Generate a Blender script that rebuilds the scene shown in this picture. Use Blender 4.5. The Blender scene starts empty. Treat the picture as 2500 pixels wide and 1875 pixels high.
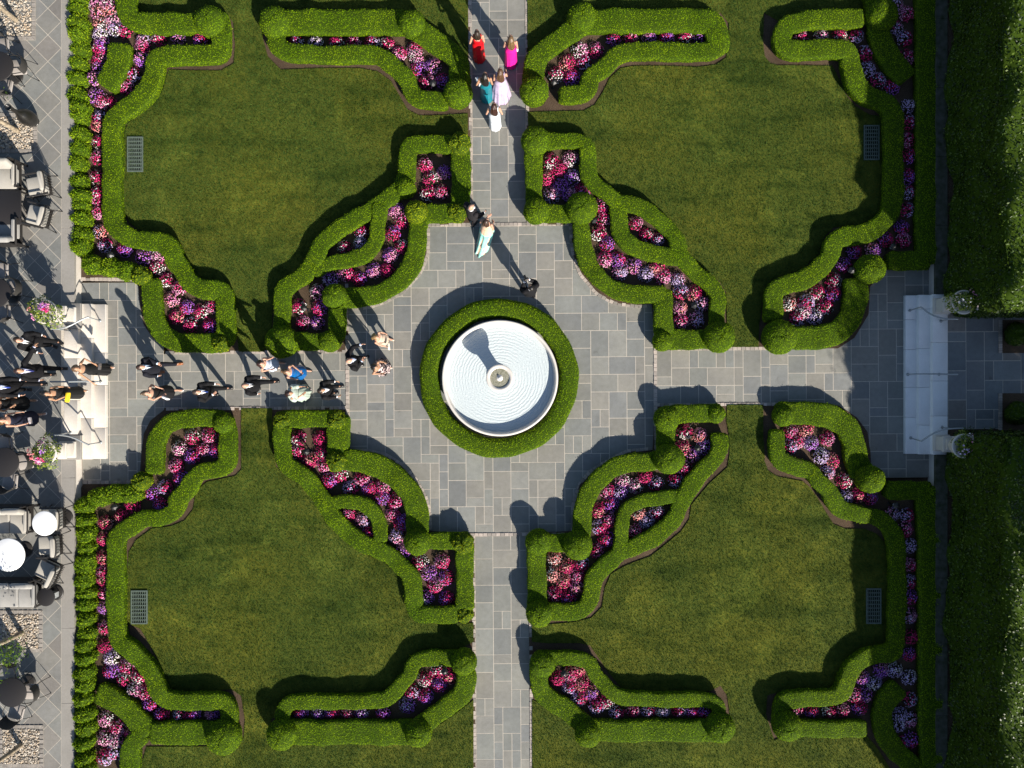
import bpy, bmesh, math, random
import numpy as np
from mathutils import Vector, Matrix
from mathutils.geometry import tessellate_polygon

# ------------------------------------------------------------------ camera, sky, sun, exposure
sc = bpy.context.scene
col = sc.collection
CAM_H, FPX, CX, CY = 22.4, 1680.0, 1250.0, 937.5
cam_d = bpy.data.cameras.new('camera'); cam = bpy.data.objects.new('camera', cam_d); col.objects.link(cam)
cam.location = (0, 0, CAM_H); cam.rotation_euler = (0, 0, 0)
cam_d.sensor_fit = 'HORIZONTAL'; cam_d.angle = 2 * math.atan(CX / FPX)
cam_d.clip_start = 0.1; cam_d.clip_end = 500
sc.camera = cam

SUN_EL = math.radians(30.0)
SUN_TO = Vector((0.543, -0.84, 0)).normalized()          # horizontal direction towards the sun
world = bpy.data.worlds.new('World'); sc.world = world; world.use_nodes = True
wn = world.node_tree.nodes; wl = world.node_tree.links
sky = wn.new('ShaderNodeTexSky'); sky.sky_type = 'NISHITA'; sky.sun_disc = False
sky.sun_elevation = SUN_EL
sky.sun_rotation = math.atan2(SUN_TO.x, SUN_TO.y)
sky.air_density = 1.0; sky.dust_density = 0.6; sky.ozone_density = 1.5
wl.new(sky.outputs['Color'], wn['Background'].inputs['Color'])
wn['Background'].inputs['Strength'].default_value = 0.066
sun_d = bpy.data.lights.new('sun', 'SUN'); sun = bpy.data.objects.new('sun', sun_d); col.objects.link(sun)
sun_d.energy = 5.0; sun_d.angle = math.radians(0.6); sun_d.color = (1.0, 0.925, 0.81)
dvec = -(SUN_TO * math.cos(SUN_EL) + Vector((0, 0, math.sin(SUN_EL))))
sun.rotation_euler = dvec.to_track_quat('-Z', 'Y').to_euler()
sun.location = (20, -30, 30)
sc.view_settings.view_transform = 'Standard'; sc.view_settings.look = 'None'
sc.view_settings.exposure = 1.0; sc.view_settings.gamma = 1.0
sc.render.resolution_x = 1024; sc.render.resolution_y = 768
sc.cycles.max_bounces = 6; sc.cycles.transparent_max_bounces = 8

# ------------------------------------------------------------------ helpers
rng = np.random.default_rng(7)
random.seed(7)
ROWY = (0, 460, 920, 1395)
def px(c, r, x, y):
    """survey sheet (c, r) -> plan pixel"""
    return (620.0 * c + x * 640.0 / 2212.0, ROWY[r] + y * 640.0 / 2212.0)
def W(p, z=0.0):
    s = (CAM_H - z) / FPX
    return Vector(((p[0] - CX) * s, (CY - p[1]) * s, z))
def S(c, r, pts, z=0.0):
    return [W(px(c, r, x, y), z) for x, y in pts]
def P(c, r, pts):
    return [px(c, r, x, y) for x, y in pts]
ZM = 640.0 / 2212.0 / FPX                                   # metres per sheet unit per metre of distance

def tag(o, label=None, cat=None, group=None, kind=None):
    if label: o['label'] = label
    if cat: o['category'] = cat
    if group: o['group'] = group
    if kind: o['kind'] = kind
    return o
def empty(name, loc, rz=0.0):
    o = bpy.data.objects.new(name, None); col.objects.link(o)
    o.location = loc; o.rotation_euler = (0, 0, rz); o.empty_display_size = 0.2
    return o
def thing(name, label, cat, loc, rz=0.0, group=None):
    return tag(empty(name, loc, rz), label, cat, group)
def obj(name, me, parent=None, loc=(0, 0, 0), rz=0.0):
    o = bpy.data.objects.new(name, me); col.objects.link(o)
    o.location = loc; o.rotation_euler = (0, 0, rz)
    if parent: o.parent = parent
    return o
def dup(root, loc, rz=None, label=None, group=None):
    r = root.copy(); col.objects.link(r); r.location = loc
    if rz is not None: r.rotation_euler = (0, 0, rz)
    if label: r['label'] = label
    if group: r['group'] = group
    for ch in list(root.children):
        c = ch.copy(); col.objects.link(c); c.parent = r
        for g in list(ch.children):
            d = g.copy(); col.objects.link(d); d.parent = c
    return r

class MB:
    """collects simple shapes into one mesh"""
    def __init__(s): s.v = []; s.f = []; s.sm = []; s.mi = []; s.m = 0
    def add(s, vs, fs, smooth=False):
        b = len(s.v); s.v += [tuple(v) for v in vs]
        for f in fs: s.f.append(tuple(i + b for i in f)); s.sm.append(smooth); s.mi.append(s.m)
        return s
    def box(s, x0, x1, y0, y1, z0, z1, M=None):
        vs = [Vector(p) for p in ((x0,y0,z0),(x1,y0,z0),(x1,y1,z0),(x0,y1,z0),(x0,y0,z1),(x1,y0,z1),(x1,y1,z1),(x0,y1,z1))]
        if M: vs = [M @ v for v in vs]
        return s.add(vs, [(0,3,2,1),(4,5,6,7),(0,1,5,4),(1,2,6,5),(2,3,7,6),(3,0,4,7)])
    def rbox(s, x0, x1, y0, y1, z0, z1, r=0.03, M=None, n=3):
        """box with rounded plan corners and softened top edge"""
        out = []
        for cx, cy, a0 in ((x1-r,y1-r,0),(x0+r,y1-r,90),(x0+r,y0+r,180),(x1-r,y0+r,270)):
            for k in range(n+1):
                a = math.radians(a0 + 90*k/n); out.append((cx + r*math.cos(a), cy + r*math.sin(a)))
        cxm, cym = (x0+x1)/2, (y0+y1)/2
        hx, hy = (x1-x0)/2, (y1-y0)/2
        rings = []
        e = min(r, (z1-z0)/2.2)
        for zz, ins in ((z0, e*.6),(z0+e*.4, e*.15),(z0+e, 0),(z1-e, 0),(z1-e*.4, e*.15),(z1, e*.6)):
            rings.append([Vector((cxm+(x-cxm)*(1-ins/hx), cym+(y-cym)*(1-ins/hy), zz)) for x, y in out])
        return s.loft(rings, M=M, cap=True)
    def loft(s, rings, M=None, cap=True, smooth=True, close=True):
        n = len(rings[0]); vs = [Vector(p) for r in rings for p in r]
        if M: vs = [M @ v for v in vs]
        fs = []
        for i in range(len(rings)-1):
            for j in range(n if close else n-1):
                k = (j+1) % n
                fs.append((i*n+j, i*n+k, (i+1)*n+k, (i+1)*n+j))
        if cap:
            fs.append(tuple(reversed(range(n)))); fs.append(tuple((len(rings)-1)*n + j for j in range(n)))
        return s.add(vs, fs, smooth)
    def tube(s, path, rad, n=8, cap=True, smooth=True, M=None, flat=1.0):
        path = [Vector(p) for p in path]
        if not hasattr(rad, '__len__'): rad = [rad]*len(path)
        rings = []; up = Vector((0,0,1)); prev = None
        for i, p in enumerate(path):
            t = (path[min(i+1,len(path)-1)] - path[max(i-1,0)])
            t = t.normalized() if t.length > 1e-9 else Vector((0,0,1))
            if prev is None:
                a = up if abs(t.dot(up)) < .95 else Vector((1,0,0))
                u = (a - t*a.dot(t)).normalized()
            else:
                u = prev - t*prev.dot(t)
                u = u.normalized() if u.length > 1e-6 else t.orthogonal().normalized()
            prev = u; w = t.cross(u)
            rings.append([p + (u*math.cos(2*math.pi*j/n)*flat + w*math.sin(2*math.pi*j/n))*rad[i] for j in range(n)])
        return s.loft(rings, M=M, cap=cap, smooth=smooth)
    def lathe(s, prof, n=32, M=None, smooth=True, cap=True, c=(0,0)):
        rings = [[Vector((c[0]+r*math.cos(2*math.pi*j/n), c[1]+r*math.sin(2*math.pi*j/n), z)) for j in range(n)] for r, z in prof]
        return s.loft(rings, M=M, cap=cap, smooth=smooth)
    def prism(s, poly, z0, z1):
        poly = [(p[0], p[1]) for p in poly]
        if sum(poly[i][0]*poly[(i+1)%len(poly)][1]-poly[(i+1)%len(poly)][0]*poly[i][1] for i in range(len(poly))) < 0: poly = poly[::-1]
        n = len(poly)
        tri = tessellate_polygon([[Vector((x,y,0)) for x,y in poly]])
        vs = [(x,y,z0) for x,y in poly] + [(x,y,z1) for x,y in poly]
        fs = []
        for t in tri:
            a, b, c = t
            A, B, Cc = poly[a], poly[b], poly[c]
            if (B[0]-A[0])*(Cc[1]-A[1])-(B[1]-A[1])*(Cc[0]-A[0]) < 0: a, c = c, a
            fs.append((n+a, n+b, n+c))
        for i in range(n):
            j = (i+1) % n
            fs.append((i, j, n+j, n+i))
        return s.add(vs, fs)
    def ell(s, c, r, n=12, m=8, M=None):
        vs = []; fs = []
        for i in range(m+1):
            t = math.pi*i/m
            for j in range(n):
                a = 2*math.pi*j/n
                vs.append(Vector((c[0]+r[0]*math.sin(t)*math.cos(a), c[1]+r[1]*math.sin(t)*math.sin(a), c[2]+r[2]*math.cos(t))))
        if M: vs = [M @ v for v in vs]
        for i in range(m):
            for j in range(n):
                k = (j+1) % n
                fs.append((i*n+j, (i+1)*n+j, (i+1)*n+k, i*n+k))
        return s.add(vs, fs, True)
    def mesh(s, name, mats, off=(0,0,0), remesh=0.0, smooth_it=0):
        me = bpy.data.meshes.new(name)
        ox, oy, oz = off
        me.from_pydata([(x-ox, y-oy, z-oz) for x, y, z in s.v], [], s.f)
        me.polygons.foreach_set('use_smooth', s.sm)
        me.polygons.foreach_set('material_index', s.mi)
        for m in (mats if isinstance(mats, (list, tuple)) else [mats]): me.materials.append(m)
        bm = bmesh.new(); bm.from_mesh(me)
        bmesh.ops.recalc_face_normals(bm, faces=bm.faces)
        bm.to_mesh(me); bm.free()
        me.update()
        if remesh: me = voxel(me, remesh, smooth_it)
        return me
    def build(s, name, mats, parent=None, off=(0,0,0), loc=(0,0,0), rz=0.0, remesh=0.0, smooth_it=0):
        return obj(name, s.mesh(name, mats, off, remesh, smooth_it), parent, loc, rz)

def voxel(me, size, smooth_it=0):
    """join overlapping closed shapes of a mesh into one continuous skin"""
    t = bpy.data.objects.new('tmp', me); col.objects.link(t)
    md = t.modifiers.new('r', 'REMESH'); md.mode = 'VOXEL'; md.voxel_size = size; md.use_smooth_shade = True
    if smooth_it:
        ms = t.modifiers.new('s', 'SMOOTH'); ms.iterations = smooth_it; ms.factor = 0.5
    dg = bpy.context.evaluated_depsgraph_get()
    new = bpy.data.meshes.new_from_object(t.evaluated_get(dg), depsgraph=dg)
    mats = [m for m in me.materials]
    new.materials.clear()
    for m in mats: new.materials.append(m)
    nm = me.name
    bpy.data.objects.remove(t); bpy.data.meshes.remove(me); new.name = nm
    new.polygons.foreach_set('use_smooth', [True]*len(new.polygons))
    return new

def np_mesh(name, parts, mats):
    """parts: list of (verts Nx3, faces MxK, material index, smooth)"""
    me = bpy.data.meshes.new(name)
    V = np.concatenate([p[0] for p in parts]).astype(np.float32)
    me.vertices.add(len(V)); me.vertices.foreach_set('co', V.ravel())
    loops = []; starts = []; mi = []; sm = []; base = 0; ls = 0
    for v, f, m, s in parts:
        f = np.asarray(f, dtype=np.int64)
        if len(f):
            loops.append((f + base).ravel()); k = f.shape[1]
            starts.append(ls + np.arange(len(f))*k); ls += f.size
            mi.append(np.full(len(f), m)); sm.append(np.full(len(f), s))
        base += len(v)
    loops = np.concatenate(loops).astype(np.int32); starts = np.concatenate(starts).astype(np.int32)
    me.loops.add(len(loops)); me.loops.foreach_set('vertex_index', loops)
    me.polygons.add(len(starts)); me.polygons.foreach_set('loop_start', starts)
    me.polygons.foreach_set('material_index', np.concatenate(mi).astype(np.int32))
    me.polygons.foreach_set('use_smooth', np.concatenate(sm).astype(bool))
    for m in (mats if isinstance(mats, (list, tuple)) else [mats]): me.materials.append(m)
    me.update(calc_edges=True)
    return me

def leaves_on(tris, density, length, width, tilt=0.8, out=(-.01, .02), zmin=None, seed=0, lenvar=.3):
    """leaf-sized rhombic faces scattered over triangles (Tx3x3)"""
    r = np.random.default_rng(seed)
    A, B, C = tris[:,0], tris[:,1], tris[:,2]
    nrm = np.cross(B-A, C-A); ar = np.linalg.norm(nrm, axis=1)/2
    ok = ar > 1e-9
    A, B, C, nrm, ar = A[ok], B[ok], C[ok], nrm[ok], ar[ok]
    n = int(ar.sum()*density)
    if n < 1: return np.zeros((0,3)), np.zeros((0,4), int)
    idx = r.choice(len(ar), n, p=ar/ar.sum())
    u = r.random((n,1)); v = r.random((n,1)); fl = (u+v) > 1; u = np.where(fl, 1-u, u); v = np.where(fl, 1-v, v)
    p = A[idx] + u*(B[idx]-A[idx]) + v*(C[idx]-A[idx])
    nn = nrm[idx]/np.linalg.norm(nrm[idx], axis=1, keepdims=True)
    if zmin is not None:
        k = p[:,2] > zmin; p = p[k]; nn = nn[k]; n = len(p)
    p = p + nn*r.uniform(out[0], out[1], (n,1))
    m = nn + r.normal(0, tilt, (n,3))*0.75; m /= np.linalg.norm(m, axis=1, keepdims=True)
    t = r.normal(0, 1, (n,3)) + nn*0.5; t -= m*(t*m).sum(1, keepdims=True); t /= np.linalg.norm(t, axis=1, keepdims=True)
    w = np.cross(m, t)
    L = length*(1 + lenvar*r.uniform(-1, 1, (n,1))); Wd = width*(1 + lenvar*r.uniform(-1, 1, (n,1)))
    V = np.stack([p - t*L*.5, p + w*Wd*.5 - t*L*.05, p + t*L*.5, p - w*Wd*.5 - t*L*.05], axis=1).reshape(-1, 3)
    return V, np.arange(4*n).reshape(n, 4)

def tris_of(v, f):
    v = np.asarray(v); out = []
    for q in f:
        for k in range(1, len(q)-1): out.append((q[0], q[k], q[k+1]))
    return v[np.array(out)]

def chaikin(pts, it=2, closed=False):
    pts = [Vector(p) for p in pts]
    for _ in range(it):
        out = [] if closed else [pts[0]]
        for i in range(len(pts) if closed else len(pts)-1):
            a, b = pts[i], pts[(i+1) % len(pts)]
            out += [a*.75 + b*.25, a*.25 + b*.75]
        if not closed: out.append(pts[-1])
        pts = out
    return pts
def resample(pts, step):
    out = [pts[0].copy()]; acc = 0.0
    for a, b in zip(pts[:-1], pts[1:]):
        L = (b-a).length
        if L < 1e-9: continue
        t = step - acc
        while t < L: out.append(a + (b-a)*(t/L)); t += step
        acc = (acc + L) % step
    if (out[-1]-pts[-1]).length > step*.3: out.append(pts[-1].copy())
    return out
def inside(p, poly):
    x, y = p; c = False; j = len(poly)-1
    for i in range(len(poly)):
        xi, yi = poly[i][0], poly[i][1]; xj, yj = poly[j][0], poly[j][1]
        if (yi > y) != (yj > y) and x < (xj-xi)*(y-yi)/(yj-yi)+xi: c = not c
        j = i
    return c

# ------------------------------------------------------------------ materials
def mat(name, base, rough=.7, spec=.3, metal=0.0, noise=None, bump=None, island=None, trans=0.0, attr=None, sheen=0.0):
    """procedural material. noise=(scale, colour2, contrast); bump=(scale, strength, distance); island=colour list; attr=face colour name"""
    m = bpy.data.materials.new(name); m.use_nodes = True
    nt = m.node_tree; N = nt.nodes; L = nt.links; b = N['Principled BSDF']
    b.inputs['Roughness'].default_value = rough; b.inputs['Specular IOR Level'].default_value = spec
    b.inputs['Metallic'].default_value = metal
    if sheen: b.inputs['Sheen Weight'].default_value = sheen
    geo = N.new('ShaderNodeNewGeometry'); cur = None
    tc = N.new('ShaderNodeTexCoord')
    if island:
        rp = N.new('ShaderNodeValToRGB'); L.new(geo.outputs['Random Per Island'], rp.inputs['Fac'])
        el = rp.color_ramp.elements
        while len(el) < len(island): el.new(.5)
        for i, c in enumerate(island):
            el[i].position = i/(len(island)-1); el[i].color = (*c, 1)
        cur = rp.outputs['Color']
    elif attr:
        at = N.new('ShaderNodeAttribute'); at.attribute_name = attr; cur = at.outputs['Color']
    else:
        rgb = N.new('ShaderNodeRGB'); rgb.outputs[0].default_value = (*base, 1); cur = rgb.outputs[0]
    for nz in (noise if isinstance(noise, list) else [noise] if noise else []):
        sc_, c2, con = nz[:3]
        t = N.new('ShaderNodeTexNoise'); t.inputs['Scale'].default_value = sc_; t.inputs['Detail'].default_value = nz[3] if len(nz) > 3 else 4
        L.new(geo.outputs['Position'] if len(nz) < 5 else tc.outputs['Object'], t.inputs['Vector'])
        rp = N.new('ShaderNodeMapRange'); rp.inputs['From Min'].default_value = .68 if con == 'hi' else .5-con; rp.inputs['From Max'].default_value = .80 if con == 'hi' else .5+con
        L.new(t.outputs['Fac'], rp.inputs['Value'])
        mx = N.new('ShaderNodeMix'); mx.data_type = 'RGBA'; mx.blend_type = 'MULTIPLY' if c2[0] == 'x' else 'MIX'
        L.new(rp.outputs['Result'], mx.inputs['Factor']); L.new(cur, mx.inputs['A'])
        mx.inputs['B'].default_value = (*(c2[1:] if c2[0] == 'x' else c2), 1)
        cur = mx.outputs['Result']
    L.new(cur, b.inputs['Base Color'])
    if bump:
        t = N.new('ShaderNodeTexNoise'); t.inputs['Scale'].default_value = bump[0]; t.inputs['Detail'].default_value = 5
        L.new(geo.outputs['Position'], t.inputs['Vector'])
        bp = N.new('ShaderNodeBump'); bp.inputs['Strength'].default_value = bump[1]; bp.inputs['Distance'].default_value = bump[2]
        L.new(t.outputs['Fac'], bp.inputs['Height']); L.new(bp.outputs['Normal'], b.inputs['Normal'])
    if trans:
        tr = N.new('ShaderNodeBsdfTranslucent'); L.new(cur, tr.inputs['Color'])
        ms = N.new('ShaderNodeMixShader'); ms.inputs[0].default_value = trans
        L.new(b.outputs[0], ms.inputs[1]); L.new(tr.outputs[0], ms.inputs[2])
        L.new(ms.outputs[0], N['Material Output'].inputs['Surface'])
    return m
M = {}
M['leaf'] = mat('boxwood_leaf', (0,0,0), .75, .12, island=[(.055,.11,.0015),(.165,.27,.0015),(.245,.36,.002),(.32,.43,.003)],
                noise=[(1.9, (.17,.13,.035), 'hi', 5), (1.1, ('x', .66, .80, .7), .2), (7.0, ('x', .75, .8, .7), .2)], trans=.25)
M['leaf_y'] = mat('young_boxwood_leaf', (0,0,0), .75, .12, island=[(.16,.21,.003),(.33,.39,.004),(.44,.48,.008)],
                noise=[(9.0, ('x', .7, .8, .7), .2)], trans=.25)
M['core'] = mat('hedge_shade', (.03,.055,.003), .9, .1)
M['yew'] = mat('yew_leaf', (0,0,0), .75, .12, island=[(.05,.11,.004),(.14,.24,.005),(.23,.33,.006),(.34,.43,.012)], noise=[(3.0, ('x', .6, .75, .6), .2)], trans=.2)
M['laurel'] = mat('laurel_leaf', (0,0,0), .5, .3, island=[(.005,.015,.002),(.021,.046,.004),(.10,.15,.011)], noise=[(.8, ('x', .7, .8, .7), .2)], trans=.06)
M['soil'] = mat('mulch', (.050,.034,.023), .95, .05, noise=[(60, (.15,.105,.072), .14, 6), (1.3, ('x', .6, .6, .6), .2)], bump=(90, .9, .02))
M['grass'] = mat('lawn_turf', (.030,.054,.007), .9, .1, noise=[(34, ('x', .5, .55, .5), .22, 6), (110, (.11,.13,.018), .3, 3)], bump=(110, 1.0, .03))
M['blade'] = mat('grass_blade', (0,0,0), .7, .15, island=[(.014,.042,.005),(.031,.074,.009),(.064,.118,.020)], trans=.3)
M['flag'] = mat('bluestone', (.2,.2,.2), .75, .25, attr='tint', noise=[(1.3, ('x', .80, .81, .84), .2, 6), (7, ('x', .86, .86, .84), .2, 8), (45, ('x', .84, .84, .84), .2, 4), (3.1, ('x', .55, .54, .50), 'hi', 8)], bump=(25, .25, .01))
M['mortar'] = mat('pale_mortar', (.52,.47,.40), .9, .1, noise=(30, ('x', .75, .75, .75), .2))
M['setts'] = mat('granite_setts', (0,0,0), .85, .15, island=[(.24,.22,.20),(.40,.35,.31),(.5,.43,.38)], noise=(40, ('x', .7, .7, .7), .2), bump=(60, .5, .01))
M['limestone'] = mat('pale_limestone', (.58,.545,.50), .8, .2, noise=[(3, ('x', .90, .88, .86), .2, 6), (30, ('x', .93, .92, .9), .2)], bump=(50, .15, .005))
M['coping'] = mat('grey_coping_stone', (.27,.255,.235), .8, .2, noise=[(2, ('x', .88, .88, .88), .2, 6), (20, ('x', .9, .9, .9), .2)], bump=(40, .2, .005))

def turf(m):
    """lush, dry and mown variation laid over a lawn material, in lawn space"""
    nt = m.node_tree; N = nt.nodes; L = nt.links; b = N['Principled BSDF']
    src = b.inputs['Base Color'].links[0].from_socket; tgt = [l.to_socket for l in src.links]
    geo = N.new('ShaderNodeNewGeometry'); cur = src
    def layer(fac, c):
        nonlocal cur
        mx = N.new('ShaderNodeMix'); mx.data_type = 'RGBA'; mx.blend_type = 'MULTIPLY'; L.new(fac, mx.inputs['Factor']); L.new(cur, mx.inputs['A']); mx.inputs['B'].default_value = (*c, 1); cur = mx.outputs['Result']
    def noise(scale, lo, hi, det=5, sx=1, sy=1, dist=0):
        mp = N.new('ShaderNodeMapping'); mp.inputs['Scale'].default_value = (sx, sy, 1); L.new(geo.outputs['Position'], mp.inputs['Vector'])
        t = N.new('ShaderNodeTexNoise'); t.inputs['Scale'].default_value = scale; t.inputs['Detail'].default_value = det; t.inputs['Distortion'].default_value = dist; L.new(mp.outputs['Vector'], t.inputs['Vector'])
        r = N.new('ShaderNodeMapRange'); r.interpolation_type = 'SMOOTHSTEP'; r.inputs['From Min'].default_value = lo; r.inputs['From Max'].default_value = hi; L.new(t.outputs['Fac'], r.inputs['Value']); return r.outputs['Result']
    layer(noise(.30, .42, .66, 4), (1.38, 1.18, 1.05))       # drier yellow areas
    layer(noise(.55, .50, .72, 5, 1, 1, 1.2), (1.5, 1.42, 1.45))
    layer(noise(.9, .48, .70, 6, .35, 1.6), (.56, .66, .58))  # mown bands across
    layer(noise(2.6, .50, .72, 6), (.66, .72, .66))
    layer(noise(7.0, .50, .75, 4), (1.4, 1.3, 1.3))
    for t in tgt: L.new(cur, t)
turf(M['grass']); turf(M['blade'])
# ------------------------------------------------------------------ ground, paths, lawns
TH = 0.0065
def rot(u, v):
    return (u + TH*(v-923), v - TH*(u-1220))
g = MB(); g.box(-60, 60, -60, 60, -.3, -.06); tag(g.build('ground', M['soil']), kind='structure')

def flag_layout(u0, u1, v0, v1, cell, seed, z, joint, tints, sizes):
    r = random.Random(seed)
    nu, nv = max(1, round((u1-u0)/cell)), max(1, round((v1-v0)/cell))
    cu, cv = (u1-u0)/nu, (v1-v0)/nv
    occ = [[False]*nv for _ in range(nu)]; vs = []; fs = []; tint = []
    s = (CAM_H - z)/FPX; jp = joint/s
    for j in range(nv):
        for i in range(nu):
            if occ[i][j]: continue
            opts = sizes[:]; r.shuffle(opts)
            opts.sort(key=lambda o: r.random()/o[2])
            for w, h, _ in opts + [(1,2,1),(2,1,1),(1,1,1)]:
                if i+w <= nu and j+h <= nv and all(not occ[i+a][j+b] for a in range(w) for b in range(h)):
                    break
            for a in range(w):
                for b in range(h): occ[i+a][j+b] = True
            a0, a1 = u0+i*cu+jp/2, u0+(i+w)*cu-jp/2; b0, b1 = v0+j*cv+jp/2, v0+(j+h)*cv-jp/2
            q = [W(rot(a0,b1), z), W(rot(a1,b1), z), W(rot(a1,b0), z), W(rot(a0,b0), z)]
            dz = r.uniform(0, .003)
            vs += [(p.x, p.y, z+dz) for p in q]; fs.append(tuple(range(len(vs)-4, len(vs))))
            c = r.choice(tints); k = r.uniform(.88, 1.1); tint.append((c[0]*k, c[1]*k, c[2]*k, 1))
    return vs, fs, tint
TINTS = [(0.242,0.246,0.225),(0.251,0.249,0.226),(0.225,0.231,0.218),(0.246,0.239,0.214),(0.260,0.249,0.221),(0.212,0.217,0.210)]
SIZES = [(2,2,3.0),(2,3,2.4),(3,2,2.0),(2,1,1.2),(1,2,1.4)]
def paving(name, rects, z=0.0, cell=21.6, joint=.020, tints=TINTS, seed=1):
    V = []; F = []; T = []; mb = MB()
    for k, (u0,u1,v0,v1) in enumerate(rects):
        v, f, t = flag_layout(u0,u1,v0,v1, cell, seed*50+k, z, joint, tints, SIZES)
        b = len(V); V += v; F += [tuple(i+b for i in q) for q in f]; T += t
    nf = len(F)
    for (u0,u1,v0,v1) in rects:
        b = len(V); V += [tuple(W(rot(a,c), z) - Vector((0,0,.0015))) for a,c in ((u0,v1),(u1,v1),(u1,v0),(u0,v0))]; F.append((b,b+1,b+2,b+3)); T.append((.5,.45,.4,1))
    me = bpy.data.meshes.new(name); me.from_pydata(V, [], F)
    me.materials.append(M['flag']); me.materials.append(M['mortar'])
    me.polygons.foreach_set('material_index', [0]*nf + [1]*len(rects))
    at = me.attributes.new('tint', 'FLOAT_COLOR', 'FACE'); at.data.foreach_set('color', [c for t in T for c in t])
    return tag(obj(name, me), kind='structure')
paving('plaza', [(852,1596,552,1301)], seed=1)
paving('path', [(1157,1288,-60,552), (1157,1288,1301,1940), (400,852,859,990), (1596,1880,858,988)], seed=2)
paving('forecourt', [(200,400,684,1187), (1880,2277,660,1172)], seed=3)

# mulched bed ground of the four garden quarters (plan pixels)
SOIL = {
 'tl': [(150,-120),(1148,-120),(1149,546)] + P(1,1,[(1470,312),(1465,560),(1395,720),(1245,880),(1095,958),(940,1003),(800,1012),(795,1378)]) + P(0,1,[(1450,1385),(1290,1262),(1215,1150),(1185,1000),(1170,830),(1130,775),(690,757),(640,600)]) + [(160,580)],
 'tr': [(1284,-120),(2290,-120)] + P(3,1,[(1480,0),(1480,640),(1430,690),(1045,690)]) + P(3,1,[(910,830),(900,1060),(780,1260),(640,1350),(0,1350)]) + P(2,1,[(1235,1345),(1215,980),(1100,992),(900,965),(750,885),(610,718),(550,560),(530,310),(165,300)]),
 'bl': P(0,2,[(640,1020),(705,905),(1120,900),(1185,800),(1195,650),(1215,480),(1270,370),(1390,275),(2212,258)]) + P(1,2,[(795,262),(812,640),(950,628),(1100,655),(1250,745),(1370,875),(1450,1025),(1478,1150),(1485,1300),(1860,1318)]) + [(1161,1930),(150,1930),(160,1250)],
 'br': P(2,2,[(165,1318),(548,1300),(552,1080),(605,910),(700,800),(830,722),(1000,632),(1222,612),(1240,232),(2212,228)]) + P(3,2,[(50,222),(400,207),(650,242),(800,342),(890,465),(915,640),(920,760),(1030,900),(1420,885),(1490,890)]) + [(2290,1930),(1297,1930)],
}
for k, poly in SOIL.items():
    m = MB(); m.prism([W(p) for p in poly], -.05, .018); tag(m.build('mulch_bed', M['soil']), kind='structure')

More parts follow.
